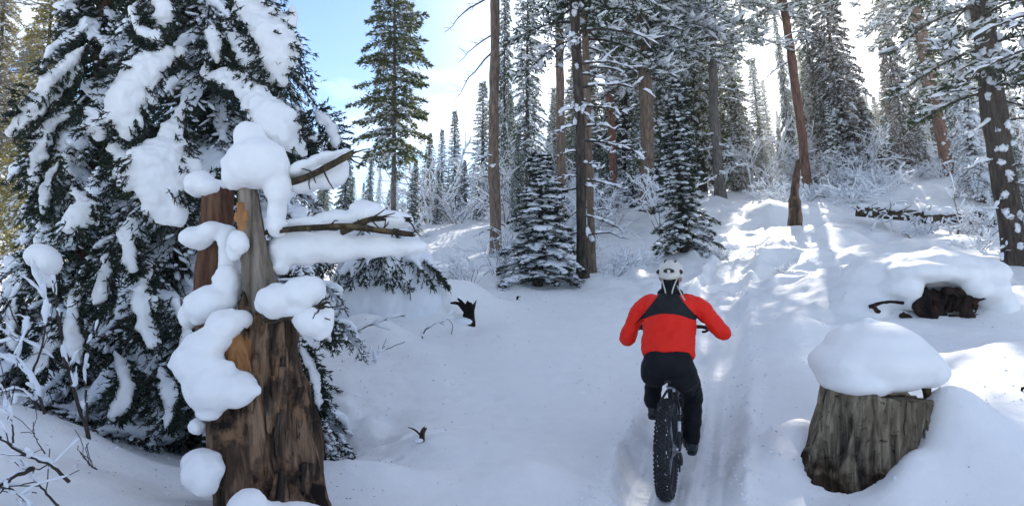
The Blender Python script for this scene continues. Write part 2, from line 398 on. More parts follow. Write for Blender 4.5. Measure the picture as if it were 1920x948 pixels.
for m in [(1760, 600, 9.0, 1.0, 0.8, 0.30), (860, 562, 10.5, 0.7, 0.45, 0.34), (835, 606, 9.5, .3, .2, .14), (780, 590, 10.0, .75, 0.42, 0.34), (700, 650, 8.6, .45, .3, .2), (690, 640, 8.6, 0.7, 0.4, 0.12),
          (1900, 880, 4.4, 0.35, 0.5, 0.16), (1790, 880, 4.62, 0.26, 0.34, 0.30), (1722, 925, 4.36, 0.17, 0.15, 0.17), (1690, 950, 4.25, .14, .12, .08), (1495, 800, 5.1, 0.22, 0.22, 0.17), (1470, 900, 4.8, 0.3, 0.2, 0.08), (1475, 780, 6.3, 0.42, 0.5, 0.27), (1465, 690, 7.6, 0.5, 0.7, 0.27), (60, 820, 4.4, 0.5, 0.35, 0.22), (20, 900, 3.7, 0.5, 0.3, 0.10),
          (1020, 930, 4.9, 0.25, 0.2, 0.06), (690, 915, 4.75, 0.5, 0.16, 0.14), (790, 850, 5.6, 0.3, 0.25, 0.10),
          (1420, 500, 13.5, 0.8, 0.6, 0.2), (1480, 400, 20, 1.3, 1.0, 0.35), (1560, 480, 13, 1.2, 0.8, 0.25), (1430, 400, 20, 0.6, 0.8, 0.3), (1530, 430, 16, 0.8, 1.2, 0.3),
          (1600, 560, 10, 0.8, 0.7, 0.2), (1540, 650, 7.6, 0.5, 0.4, 0.1), (1690, 470, 12.5, 1.0, 0.8, 0.2)]:
    q = P(m[0], m[1], m[2]); MOUNDS.append((q[0], q[1], m[3], m[4], m[5]))
PITS = []
for px, py, r, d in [(1067, 712, .13, .035), (1100, 735, .06, .02), (930, 745, .08, .025), (855, 728, .09, .02), (850, 760, .07, .02), (1110, 772, .07, .03),
                     (870, 745, .07, .02), (735, 905, .06, .06), (960, 800, .05, .015), (795, 852, .13, .10), (1000, 768, .05, .012), (1035, 690, .05, .012), (980, 815, .06, .01)]:
    Y = 2.68 / (0.2 + (py - 520) / 1251.0); PITS.append((*P(px, py, Y)[:2], r, d))
_rp = np.random.RandomState(5)
for k in range(46):      # trampled snow beside the trail
    px, py = _rp.uniform(1330, 1520), _rp.uniform(400, 590); Y = 2.68 / (0.2 + (py - 520) / 1251.0)
    PITS.append((*P(px, py, Y)[:2], _rp.uniform(.14, .38), _rp.uniform(.07, .2)))
def ground(x, y):
    """Height of the snow."""
    x = np.asarray(x, float); y = np.asarray(y, float)
    sh = x.shape; x = x.ravel(); y = y.ravel()
    U = feat(x, y); z = _base(y) + _W[_n] + U @ _W[_n + 1:]
    for s in range(0, len(x), 60000):
        d = ((U[s:s + 60000, None] - _U[None]) ** 2).sum(-1); z[s:s + 60000] += _phi(d) @ _W[:_n]
    # far beyond the forest the slope eases off and rolls down
    z = z - 0.00035 * np.clip(np.hypot(x, y) - 75, 0, 900) ** 1.45
    near = np.exp(-np.clip(np.hypot(x, y) - 30, 0, 999) / 40)
    q = np.stack([x, y, np.zeros_like(x)], -1)
    best, sd_, al = track_uv(x, y)
    off = np.clip((best - 0.42) / 0.5, 0, 1)
    z += near * off * (0.10 * fbm(q * 0.6, 3) + 0.022 * fbm(q * 2.3 + 9, 3))
    # rougher, wind-piled snow uphill right and in the hollow behind the snag
    rough = np.clip((x - 0.9) / 1.5, 0, 1) * np.clip((y - 7.0) / 4, 0, 1) * near
    z += rough * off * (0.13 * fbm(q * 1.3 + 4, 3) + 0.05 * fbm(q * 3.6 + 4, 2))
    hol = np.exp(-(((x + 1.45) / 0.55) ** 2 + ((y - 6.2) / 0.8) ** 2))
    z += hol * (0.12 * fbm(q * 3.6 + 2, 3) - 0.24)
    bl = np.array([P(620, 668, 8.2)[:2], P(905, 560, 10.6)[:2]]); bd_ = bl[1] - bl[0]; bL = math.hypot(*bd_); bu = bd_ / bL
    s_b = (x - bl[0, 0]) * bu[0] + (y - bl[0, 1]) * bu[1]; d_b = -(x - bl[0, 0]) * bu[1] + (y - bl[0, 1]) * bu[0] + .18 * fbm(q * 1.1 + 3, 2)
    z += .22 / (1 + np.exp(-d_b * 9)) * np.exp(-np.clip(d_b, 0, 9) / 1.3) * np.exp(-((s_b - bL * .5) / (bL * .55)) ** 4)
    for mx_, my_, rx, ry, h in MOUNDS:
        z += h * np.exp(-(((x - mx_) / rx) ** 2 + ((y - my_) / ry) ** 2))
    for mx_, my_, r, d in PITS:
        g = ((x - mx_) ** 2 + (y - my_) ** 2) / (r * r); z += -d * np.exp(-g ** 1.5) + 0.35 * d * np.exp(-(np.sqrt(g) - 1.3) ** 2 * 6)
    # packed trail with raised edges and tyre lines
    edge = best + .035 * fbm(q * 3.1 + 5, 3); tr = 1 / (1 + np.exp((edge - 0.40) * 34)); fade = np.exp(-np.clip(al - 16, 0, 99) / 8)
    lines = 0.010 * vnoise(np.stack([sd_ * 26, al * 0.8, 0 * x], -1)) + 0.007 * vnoise(np.stack([sd_ * 55, al * 2.0, 0 * x + 3], -1)) + .006 * vnoise(np.stack([sd_ * 20, al * 14, 0 * x + 3], -1))
    z += fade * (0.145 * np.exp(-(best / 1.7) ** 2) - 0.12 * tr + 0.045 * (1 + .8 * vnoise(q * 5)) * np.exp(-((edge - 0.50) / 0.08) ** 2) + tr * lines * 1.2)
    z += fade * (-0.035 * np.exp(-((sd_ + 0.03) / 0.065) ** 2) - 0.02 * np.exp(-((sd_ - 0.2) / 0.05) ** 2))
    for c_, am in ((-.03, .011), (.2, .006), (-.2, .004)):
        w_ = 1 / (1 + np.exp((np.abs(sd_ - c_) - .05) * 160))
        z += fade * am * w_ * np.tanh(2.5 * np.sin(2 * np.pi * al / .062 + np.abs(sd_ - c_) * 40)) * (.7 + .5 * vnoise(q * 2.2))
    return z.reshape(sh)
def gz(x, y): return float(ground(np.array([float(x)]), np.array([float(y)]))[0])

def axis_coords(segs):
    a = [segs[0][0]]
    for lo, hi, st in segs:
        n = max(1, int(round((hi - lo) / st))); a += list(np.linspace(lo, hi, n + 1)[1:])
    return np.array(a)
gx = axis_coords([(-260, -60, 10), (-60, -16, 1.2), (-16, -5, 0.16), (-5, .7, 0.04), (.7, 2.1, .015), (2.1, 5.2, 0.04), (5.2, 16, 0.16), (16, 60, 1.2), (60, 260, 10)])
gy = axis_coords([(-60, -8, 4), (-8, 2.5, 0.5), (2.5, 4, .05), (4, 6.2, .015), (6.2, 9, 0.028), (9, 14, 0.06), (14, 30, 0.16), (30, 90, 1.0), (90, 330, 10)])
GX, GY = np.meshgrid(gx, gy, indexing='xy'); GZ = ground(GX, GY)
nx, ny = len(gx), len(gy); i = np.arange(ny - 1)[:, None] * nx; j = np.arange(nx - 1)[None, :]
mb = MB().add(np.stack([GX, GY, GZ], -1).reshape(-1, 3), np.stack([i + j, i + j + 1, i + nx + j + 1, i + nx + j], -1).reshape(-1, 4))
g = part('snowy_ground', mb, M_GROUND, None); g['kind'] = 'structure'; g['label'] = 'deep snow covering the sloping forest floor with a packed trail'

def on_ground(px, Y):
    x = (px - 960.0) / F * Y * 1.0
    return np.array([x, Y, gz(x, Y)])

# ------------------------------------------------------------------ foliage
def leaves(mb, O, D, L, Wd, rs, m=0):
    """Quads (diamonds) from origins O along D."""
    n = len(O)
    if n == 0: return
    D = unit(D); R = unit(rs.normal(size=(n, 3))); S = unit(np.cross(D, R))
    L = np.broadcast_to(L, (n,))[:, None]; Wd = np.broadcast_to(Wd, (n,))[:, None]
    A = O; B = O + D * L * 0.4 + S * Wd * 0.5; C = O + D * L; E = O + D * L * 0.4 - S * Wd * 0.5
    V = np.stack([A, B, C, E], 1).reshape(-1, 3)
    mb.add(V, np.arange(4 * n).reshape(n, 4), m)
def lumps(mb, C, D, L, W_, H_, rs, m=0, base=OCT):
    """Small snow lumps, long axis D."""
    n = len(C)
    if n == 0: return
    D = unit(D); U = np.array([0, 0, 1.0]) - D * D[:, 2:3]; U = unit(U + 1e-4); S = np.cross(D, U)
    b = base[0]; nb = len(b)
    j = 1 + 0.35 * (rs.rand(n, nb, 1) - 0.5)
    V = C[:, None] + j * (b[None, :, 0:1] * D[:, None] * np.broadcast_to(L, (n,))[:, None, None] + b[None, :, 1:2] * S[:, None] * np.broadcast_to(W_, (n,))[:, None, None] + b[None, :, 2:3] * U[:, None] * np.broadcast_to(H_, (n,))[:, None, None])
    Fb = base[1][None] + (np.arange(n) * nb)[:, None, None]
    mb.add(V.reshape(-1, 3), Fb.reshape(-1, 3), m)

def conifer(seed, H, R, clear=0.04, nb=150, up=0.15, droop=0.55, twig_gap=0.11, leaf=0.11, leaf_w=0.03, per=5, snow=0.6, snow_size=1.0,
            prof=0.8, tr=None, trunk_r=None, ragged=0.25, sides=8, bark=None, rseg=0.0, bend=0.0, stem_snow=0.5, tw_scale=0.42):
    """Returns meshes trunk, crown, snow for one conifer standing at the origin."""
    rs = np.random.RandomState(seed)
    T, C, S = MB(), MB(), MB()
    trunk_r = trunk_r or H * 0.014 + 0.02
    zz = np.linspace(-0.35, H, 26)
    bx_ = bend * np.sin(zz / H * 2.6) ; by_ = 0.3 * bend * np.sin(zz / H * 4.0 + seed)
    path = np.stack([bx_, by_, zz], -1)
    rr = trunk_r * (1 - np.clip(zz / H, 0, 1) ** 0.9) * 0.95 + 0.012; rr[0:2] *= 1.15
    V, fs = tube(path, rr, sides + 4, side_axis=(1, 0, 0)); V += (0.06 * rr.mean() * fbm(V * np.array([9, 9, 2.5]), 2))[:, None] * unit(V * [1, 1, 0])
    T.add(V, fs)
    for b in range(nb):
        t = clear + (1 - clear) * ((b + rs.rand()) / nb) ** 0.92
        h = t * H; az = b * 2.39996 + rs.normal() * 0.3
        tt = (t - clear) / (1 - clear)
        L = R * ((1 - tt) ** prof * 0.94 + 0.05) * (1 - ragged * rs.rand()) * (0.55 + 0.45 * min(1, tt * 9 + 0.35))
        if L < 0.06: continue
        d = np.array([math.cos(az), math.sin(az), 0]); sd_ = np.array([-d[1], d[0], 0])
        a1 = up * (0.5 + tt) + rs.normal() * 0.08; a2 = droop * (1.15 - 0.7 * tt)
        ns = 7; s = np.linspace(0, 1, ns)
        wob = rs.normal() * 0.08
        base = np.array([np.interp(h, zz, bx_), np.interp(h, zz, by_), h])
        ax = base + d * (L * s * (1 - 0.12 * s))[:, None] + sd_ * (wob * L * s ** 2)[:, None] + np.array([0, 0, 1]) * (L * (a1 * s - a2 * s * s + 0.12 * s ** 4))[:, None]
        V, fs = tube(ax, np.linspace(0.012 + 0.012 * L, 0.004, ns), 3, side_axis=sd_, cap=False); C.add(V, fs, 1)
        m = max(3, int(L / twig_gap)); ts = np.linspace(0.14, 1.0, m) + rs.normal(size=m) * 0.02; ts = np.clip(ts, 0.05, 1)
        for sg in (-1, 1):
            o = np.stack([np.interp(ts, s, ax[:, k]) for k in range(3)], -1)
            tl = (tw_scale * L * (1.05 - ts) * (0.5 + 0.6 * np.sin(np.pi * np.clip(ts, 0, 1)))) * (0.7 + 0.6 * rs.rand(m)) + 0.05 + 0.02 * L
            td = unit(d * 0.75 + sd_ * sg * 0.8 + rs.normal(size=(m, 3)) * 0.14 + np.array([0, 0, -0.25]) * (0.4 + droop))
            k = per
            u = (np.arange(k) + 0.5) / k
            u = u[None] + rs.normal(size=(m, k)) * 0.08
            pos = o[:, None] + td[:, None] * (tl[:, None] * u)[..., None] + np.array([0, 0, -0.3]) * (tl[:, None] * u ** 2)[..., None]
            dd = td[:, None] + rs.normal(size=(m, k, 3)) * 0.45
            leaves(C, pos.reshape(-1, 3), dd.reshape(-1, 3), leaf * (0.7 + 0.6 * rs.rand(m * k)), leaf_w * (0.7 + 0.6 * rs.rand(m * k)), rs, 0)
            pick = rs.rand(m) < snow
            if pick.any():
                cc = o[pick] + td[pick] * (tl[pick] * 0.55)[:, None] + np.array([0, 0, 0.018 * snow_size]) - np.array([0, 0, .12]) * (tl[pick])[:, None]
                lumps(S, cc, td[pick] + np.array([0, 0, -0.25]), tl[pick] * 0.46 + 0.02, (0.035 + 0.10 * tl[pick]) * snow_size, 0.026 * snow_size * (0.7 + rs.rand(pick.sum())), rs)
        if rs.rand() < stem_snow:
            k0 = rs.uniform(0.15, 0.5); sl = np.linspace(k0, min(1, k0 + rs.uniform(0.3, 0.6)), 5)
            pp = np.stack([np.interp(sl, s, ax[:, k]) for k in range(3)], -1) + [0, 0, 0.02 * snow_size]
            ww = (0.03 + 0.055 * L) * snow_size * np.array([0.4, 1, 0.9, 0.8, 0.3]) * rs.uniform(0.6, 1.2)
            V, fs = tube(pp, ww, 6, rad2=ww * 0.45 + 0.01, side_axis=sd_); S.add(V, fs)
    return T, C, S
def conifer_thing(name, label, cat, TCS, mats, group=None):
    T, C, S = TCS
    r = thing(name, label, cat, group=group)
    part('trunk', T, mats[0], r); part('crown', C, [mats[1], mats[0]], r, smooth=False); part('snow', S, M_FROST, r)
    return r

def lean_for(px): return -(px - 960.0) * 0.0002
def place(r, px, Y, s=1.0, rz=0.0, lean=None, sink=0.0, lean_y=0.0, sz=None):
    g_ = on_ground(px, Y); r.location = (g_[0], g_[1], g_[2] - sink)
    l = lean_for(px) if lean is None else lean
    r.rotation_mode = 'QUATERNION'
    q = Euler((lean_y, l, 0)).to_quaternion() @ Euler((0, 0, rz)).to_quaternion()
    r.rotation_quaternion = q
    r.scale = (s, s, sz if sz else s)
    return r
def height_for(px, top, Y):
    """Height a thing at distance Y needs to reach photo row `top`."""
    return P(px, top, Y)[2] - on_ground(px, Y)[2]

# ------------------------------------------------------------------ forest prototypes
def trunk_thing(name, label, cat, Y, px, w_px, H, bark, limbs, group=None, seed=0, crown_from=None, crownR=1.6, needle=None, lean=None, taper=0.55, snow_side=0.0, cn=60, lean_y=0.0, blen=(0.5, 1.3), crown_snow=0.5):
    """A tall bare-stemmed conifer: tapered trunk, single limbs as parts, crown high up."""
    rs = np.random.RandomState(seed)
    r = thing(name, label, cat, group=group)
    rad = w_px / F * Y / 2
    n = 70; zz = np.linspace(-0.4, H, n); sides = 20
    wob = rad * 0.5
    path = np.stack([wob * vnoise(np.stack([zz * .35, 0 * zz + seed, 0 * zz], -1)), wob * vnoise(np.stack([zz * .35, 0 * zz + seed + 7, 0 * zz], -1)), zz], -1)
    rr = rad * (1 - (1 - taper) * np.clip(zz / H, 0, 1)) * (1 + 0.35 * np.exp(-np.clip(zz, 0, 99) / (rad * 2.2)))
    V, fs = tube(path, rr, sides)
    c = np.interp(V[:, 2], zz, path[:, 0]), np.interp(V[:, 2], zz, path[:, 1])
    rad_dir = unit(np.stack([V[:, 0] - c[0], V[:, 1] - c[1], 0 * V[:, 2]], -1))
    V = V + rad_dir * (rad * 0.16 * fbm(V * np.array([5 / rad * .3, 5 / rad * .3, 1.6]) + seed, 3))[:, None]
    part('trunk', MB().add(V, fs), bark, r)
    S = MB()
    def at(z): return np.array([np.interp(z, zz, path[:, 0]), np.interp(z, zz, path[:, 1]), z])
    for (z, az, L, up, sn) in limbs:
        d = np.array([math.cos(az), math.sin(az), 0]); s = np.linspace(0, 1, 9)
        ax = at(z) + d * (L * s)[:, None] + np.array([0, 0, 1]) * (L * (up * s - 0.35 * s ** 2))[:, None] + rs.normal(size=(9, 3)) * 0.02 * L * s[:, None]
        B = MB(); B.add(*tube(ax, np.linspace(0.022, 0.005, 9) * (0.6 + 0.5 * L), 5))
        for k in range(int(4 + 4 * L)):
            t0 = rs.uniform(.2, .95); o = np.array([np.interp(t0, s, ax[:, q]) for q in range(3)])
            dv = unit(d * .7 + np.array([-d[1], d[0], 0]) * rs.choice([-1, 1]) * .7 + [0, 0, rs.normal() * .35]); l2 = L * rs.uniform(.12, .4)
            tw = o + dv * (l2 * np.linspace(0, 1, 4))[:, None] + rs.normal(size=(4, 3)) * .012; B.add(*tube(tw, [.007, .006, .005, .003], 3))
            if sn: snow_line(S, tw, .017, rs, sides=5)
        part('limb', B, M_BARK, r)
        if sn: snow_line(S, ax[1:] + [0, 0, .012], .036 * sn, rs)
    for k in range(int(snow_side * 40)):
        z = rs.uniform(0.1, H * 0.6); a = rs.uniform(-2.8, -0.3); rl = np.interp(z, zz, rr)
        p = at(z) + np.array([math.cos(a), math.sin(a), 0]) * rl; V, fs_ = ell(p, (rs.uniform(.02, .07), .03, rs.uniform(.03, .10)), base=ICO2)
        V = V + 0.015 * rs.normal(size=V.shape); S.add(V, fs_)
    if S.n: part('snow', S, M_FROST, r)
    if crown_from is not None:
        C, S2 = MB(), MB()
        nb = cn
        for b in range(nb):
            t = (b + rs.rand()) / nb; h = crown_from + (H - crown_from) * t; az = b * 2.4
            L = crownR * (0.45 + 0.55 * math.sin(math.pi * min(1, 0.25 + t * .72))) * rs.uniform(*blen)
            d = np.array([math.cos(az), math.sin(az), 0]); sd_ = np.array([-d[1], d[0], 0]); s = np.linspace(0, 1, 6)
            ax = at(h) + d * (L * s)[:, None] + np.array([0, 0, 1]) * (L * (0.1 * s - 0.4 * s * s + rs.normal() * .08 * s))[:, None]
            C.add(*tube(ax, np.linspace(.03, .006, 6), 3, cap=False), 1)
            m = int(L / 0.085) + 2
            for sg in (-1, 1):
                ts = rs.uniform(.2, 1, m); o = np.stack([np.interp(ts, s, ax[:, k]) for k in range(3)], -1)
                tl = L * rs.uniform(.16, .42, m) * (1.2 - ts * .6); td = unit(d * .7 + sd_ * sg * .8 + rs.normal(size=(m, 3)) * .3)
                kk = 7; u = rs.rand(m, kk)
                pos = o[:, None] + td[:, None] * (tl[:, None] * u)[..., None] + rs.normal(size=(m, kk, 3)) * .02
                leaves(C, pos.reshape(-1, 3), (td[:, None] + rs.normal(size=(m, kk, 3)) * .6).reshape(-1, 3), rs.uniform(.07, .16, m * kk), rs.uniform(.02, .045, m * kk), rs, 0)
                pk = rs.rand(m) < crown_snow
                if pk.any(): lumps(S2, o[pk] + td[pk] * (tl[pk] * .5)[:, None] + [0, 0, .03], td[pk], tl[pk] * .5, .05 + .07 * tl[pk], .03, rs)
        part('crown', C, [needle or M_NEEDLE_MID, M_BARK], r, smooth=False)
        if S2.n: part('crown_snow', S2, M_FROST, r)
    return place(r, px, Y, lean=lean, lean_y=lean_y)

PI = math.pi
def rl(seed, n, z0, z1, L0, L1, sn=1.0, side=None):
    rs = random.Random(seed); o = []
    for k in range(n):
        az = rs.uniform(-PI, PI) if side is None else (side + rs.uniform(-.7, .7))
        o.append((rs.uniform(z0, z1), az, rs.uniform(L0, L1), rs.uniform(-.1, .35), sn * rs.uniform(.7, 1.2) if sn else 0))
    return o

LAND = [(60, 'yellow-green conifer at the left edge'), (250, 'huge snowy spruce'), (480, 'broken dead tree'), (640, 'upper dead branch'), (737, 'tall lone fir'), (852, 'small pointed fir'), (930, 'straight brown pine trunk'), (1008, 'bushy snow-loaded young spruce'), (1057, 'thin grey trunk'), (1100, 'dark double trunk'),
        (1152, 'orange-brown trunk'), (1216, 'wide brown trunk'), (1285, 'dark green young spruce'), (1356, 'slender grey trunk'), (1430, 'bright sky gap'), (1493, 'small broken snag'), (1524, 'leaning reddish trunk'),
        (1600, 'big brownish spruce'), (1712, 'narrow dark spruce'), (1784, 'rusty red trunk'), (1845, 'heavily frosted spruce'), (1900, 'big dark trunk')]
_used = {}
def auto_label(adj, noun, px, Y, y0, y1, rs):
    lx, ln = min(LAND, key=lambda q: abs(q[0] - px)); d = px - lx
    t = (Y - y0) / (y1 - y0)
    dep = 'nearer' if t < .33 else ('farther back' if t < .67 else 'farthest back')
    pos = 'straight behind' if abs(d) < 9 else (('just ' if abs(d) < 32 else 'well ') + ('left of' if d < 0 else 'right of'))
    if px > 1925: pos, ln = ('just past' if px < 2050 else 'far past'), 'big dark trunk'
    if px < -5: pos, ln = 'left of', 'yellow-green conifer'
    return ' '.join(f'{adj} {noun}, {dep}, {pos} the {ln}'.split()[:16])
# prototypes (each is the first placed copy of its kind)
PROTO = {}
def proto(key, mats, **kw): PROTO[key] = dict(TCS=conifer(**kw), mats=mats, used=None)
proto('fir1', [M_BARK, M_NEEDLE_MID], seed=11, H=10, R=2.0, nb=210, snow=.42, leaf=.14, leaf_w=.042, per=8, droop=.65, ragged=.45)
proto('fir2', [M_BARK, M_NEEDLE_MID], seed=12, H=11, R=1.9, nb=220, snow=.5, leaf=.13, leaf_w=.04, per=8, droop=.85, up=.05, ragged=.5, bend=.2)
proto('fir3', [M_BARK_GREY, M_NEEDLE_MID], seed=13, H=13, R=2.3, nb=240, snow=.38, leaf=.13, leaf_w=.036, per=5, clear=.16, droop=.5, ragged=.5, bend=.2)
proto('brown', [M_BARK, M_NEEDLE_BROWN], seed=14, H=12, R=2.4, nb=230, snow=.4, leaf=.15, leaf_w=.045, per=8, droop=.7, ragged=.35)
proto('slim', [M_BARK, M_NEEDLE_MID], seed=15, H=7, R=.85, nb=170, snow=.45, leaf=.09, leaf_w=.026, per=6, droop=.35, up=.1, twig_gap=.08)
proto('frost', [M_BARK_GREY, M_NEEDLE_MID], seed=16, H=9, R=1.3, nb=200, snow=1.0, snow_size=1.5, leaf=.10, leaf_w=.03, per=4, droop=.9, ragged=.45, stem_snow=.9)
proto('lone', [M_BARK_GREY, M_NEEDLE_OLIVE], seed=17, H=12, R=2.3, nb=150, snow=.22, stem_snow=.4, leaf=.14, leaf_w=.04, per=12, clear=.27, droop=.45, ragged=.55, up=.12, twig_gap=.12, prof=.7, trunk_r=.10, tw_scale=.36)
proto('young', [M_BARK, M_NEEDLE], seed=18, H=5, R=1.15, nb=105, snow=.42, snow_size=1.9, stem_snow=.7, leaf=.095, leaf_w=.026, per=14, clear=.02, droop=.75, ragged=.62, bend=.08, twig_gap=.075, prof=.75, tw_scale=.5)
proto('young2', [M_BARK, M_NEEDLE], seed=19, H=7, R=1.1, nb=150, snow=.22, snow_size=1.9, stem_snow=.55, leaf=.10, leaf_w=.028, per=13, clear=.02, droop=.7, ragged=.6, bend=.1, twig_gap=.08, prof=.6, tw_scale=.5)
def conif(key, px, Y, top, name, label, cat, group=None, s=None, rz=None, width=1.0, lean=None, mats=None):
    p = PROTO[key]
    H0 = {'fir1': 10, 'fir2': 11, 'fir3': 13, 'brown': 12, 'slim': 7, 'frost': 9, 'lone': 12, 'young': 5, 'young2': 7}[key]
    if p['used'] is None:
        r = conifer_thing(name, label, cat, p['TCS'], p['mats'], group); p['used'] = r
    else:
        r = copy_thing(p['used']); r.name = name; tag(r, label, cat, group)
        if group is None and 'group' in r: del r['group']
    h = height_for(px, top, Y); sc = h / H0
    place(r, px, Y, s=sc * width, rz=rz if rz is not None else random.uniform(0, 6.28), lean=lean, sz=sc)
    if mats:
        for ch in r.children:
            if ch.name.startswith('crown'):
                ch.material_slots[0].link = 'OBJECT'; ch.material_slots[0].material = mats
    return r

# ---- named trees, photo column / distance / top row
trunk_thing('pine_tree', 'tall straight brown pine trunk left of centre with needle tufts high on its left', 'tree', 16, 930, 21, 14, M_BARK_BROWN,
            [(6.35, 2.9, 1.3, -.25, 0), (5.4, 3.3, .9, -.5, 0), (5.0, 2.8, 1.1, -.7, 0), (7.3, 3.0, .8, .0, .8), (7.0, .2, .8, .1, .8)] + rl(3, 5, .6, 3.4, .3, .6), seed=31, crown_from=7.5, crownR=1.2, needle=M_NEEDLE_OLIVE, taper=.6, lean=-0.012, cn=34, crown_snow=.25)
trunk_thing('pine_tree', 'thin grey trunk against the bright cloud, left of the dark double trunk', 'tree', 19, 1055, 16, 16, M_BARK_BROWN,
            rl(5, 9, 1, 7, .4, .9), seed=32, crown_from=11.5, crownR=1.3, taper=.85, lean=-0.008, snow_side=.2)
trunk_thing('spruce_tree', 'thick dark trunk with long snow-covered bare limbs, front one of the double trunk', 'tree', 12.5, 1096, 20, 13, M_BARK,
            [(2.6, .25, 1.3, .1, 1), (3.25, .1, 1.0, .15, 1), (1.85, .2, .9, .1, 1), (4.05, .15, 1.2, .25, 1), (3.6, -.1, 1.4, .2, 1), (4.7, 0.1, 1.7, .2, 1.1), (1.2, .1, .8, -.1, 1), (.8, .3, .9, .3, .8),
             (2.4, 3.3, .5, .1, 1), (3.2, 3.0, .4, .2, 1), (.9, 3.2, .8, -.15, 1)] + rl(7, 10, 1.5, 6, .3, .8), seed=33, crown_from=5.0, crownR=1.3, taper=.7, lean=-0.03, cn=60, snow_side=.2)
trunk_thing('spruce_tree', 'brownish trunk close behind the dark trunk, rear one of the double trunk', 'tree', 13.2, 1112, 15, 12, M_BARK_BROWN,
            rl(8, 12, .6, 6, .3, .9), seed=34, crown_from=4.6, crownR=1.6, taper=.75, lean=-0.028, cn=80)
trunk_thing('pine_tree', 'orange-brown trunk half hidden by snowy twigs right of the double trunk', 'tree', 23, 1152, 15, 13, M_BARK_RED,
            rl(9, 9, .8, 6, .5, 1.3), seed=35, crown_from=6.5, crownR=2.0, taper=.7, lean=-0.03, cn=70)
trunk_thing('spruce_tree', 'wide brown trunk with a shaggy dark crown directly above the rider', 'tree', 22, 1216, 25, 15, M_BARK_BROWN,
            rl(10, 12, .8, 6, .5, 1.3), seed=36, crown_from=4.4, crownR=2.6, taper=.7, lean=-0.02, cn=150)
trunk_thing('spruce_tree', 'slender grey trunk at the top of the trail, crown against the bright sky', 'tree', 25, 1356, 19, 15, M_BARK_GREY,
            rl(11, 12, .8, 6, .5, 1.1), seed=37, crown_from=5.2, crownR=2.4, taper=.5, lean=-0.075, cn=140)
trunk_thing('pine_tree', 'leaning reddish trunk right of the trail with bare stem up to the sky', 'tree', 25, 1522, 16, 13, M_BARK_RED,
            rl(12, 5, 5, 8, .4, 1.1), seed=38, crown_from=6.8, crownR=1.9, taper=.85, lean=-0.125, cn=60)
trunk_thing('pine_tree', 'leaning rusty red trunk standing on the snowbank at right', 'tree', 24, 1784, 20, 13, M_BARK_RED,
            rl(13, 7, 3, 8, .4, 1.1), seed=39, crown_from=5.6, crownR=2.0, taper=1.0, lean=-0.175, snow_side=.4, cn=80)
trunk_thing('spruce_tree', 'big dark trunk near the right edge with snow stuck to its bark', 'tree', 11, 1900, 41, 10, M_BARK,
            [(2.4, 3.4, .6, -.2, 1), (1.2, 3.5, .5, -.6, .8), (.5, 3.6, .45, -.6, .8), (2.9, 3.0, .9, .3, 1), (1.7, 3.2, .6, .2, 1)] + rl(14, 12, 1.2, 5.5, .4, .9, .8), seed=40, crown_from=2.7, crownR=1.25, needle=M_NEEDLE_MID, taper=.9, lean=-0.088, snow_side=1.6, cn=80)
trunk_thing('pine_tree', 'tree beyond the right edge reaching orange-brown snowy branches into the top corner', 'tree', 9.5, 2010, 40, 9, M_BARK_RED,
            rl(15, 6, 2.9, 5.0, .6, 1.2, .8, side=3.0), seed=41, crown_from=5.5, crownR=1.6, lean=-0.12, cn=40)

conif('lone', 737, 17, -170, 'fir_tree', 'tall olive green fir with a pale thin stem, alone against the blue sky', 'tree', width=1.0, lean=0)
conif('fir1', 800, 32, 250, 'fir_tree', 'shorter green fir just right of the tall lone fir and partly behind it', 'tree', mats=M_NEEDLE_OLIVE)
conif('slim', 852, 27, 205, 'fir_tree', 'small pointed dark fir with its tip in the blue sky', 'tree', width=1.1, lean=0)
conif('slim', 828, 29, 240, 'fir_tree', 'slightly lower pointed fir left of the small dark one', 'tree', lean=0)
conif('slim', 905, 30, 150, 'fir_tree', 'narrow fir just left of the straight brown pine trunk', 'tree', width=1.3, lean=0)
conif('fir3', 992, 22, -150, 'fir_tree', 'tall fir with a dark stem right of the straight brown pine trunk', 'tree', width=.62, lean=0, rz=2.0)
conif('fir2', 950, 26, -40, 'fir_tree', 'frosted fir filling the gap behind the straight brown pine trunk', 'tree', width=.6, lean=0)
conif('young', 1008, 12.2, 285, 'young_spruce', 'bushy young spruce loaded with snow, left of the dark double trunk', 'tree', width=2.0, lean=0)
conif('young2', 1285, 15, 150, 'young_spruce', 'dark green young spruce right behind the rider with snowy upper branches', 'tree', width=1.65, lean=-.02)
conif('fir2', 1175, 30, -160, 'spruce_tree', 'tall shaggy spruce behind the orange-brown trunk', 'tree', width=.95)
conif('fir3', 1255, 27, -200, 'spruce_tree', 'very tall hazy spruce in front of the sun glow', 'tree', width=.9)
conif('fir1', 1320, 30, -140, 'spruce_tree', 'tall frosted spruce on the right of the sun glow', 'tree', width=.95)
conif('fir1', 1395, 31, 60, 'spruce_tree', 'wide spruce whose right edge slopes down into the bright sky gap', 'tree', width=.95)
conif('brown', 1600, 28, -130, 'spruce_tree', 'big brownish spruce with hanging twigs in the middle of the right-hand forest', 'tree', width=.82)
conif('fir2', 1545, 31, -60, 'spruce_tree', 'grey-green spruce between the leaning reddish trunk and the big brownish spruce', 'tree', width=.8)
conif('brown', 1712, 27, -60, 'spruce_tree', 'narrow dark spruce left of the rusty red leaning trunk', 'tree', width=.6)
conif('fir3', 1770, 30, -150, 'spruce_tree', 'tall dark spruce close behind the rusty red leaning trunk', 'tree', width=.7)
conif('frost', 1845, 20, -40, 'spruce_tree', 'heavily frosted spruce left of the big dark trunk at the right edge', 'tree', width=.9)
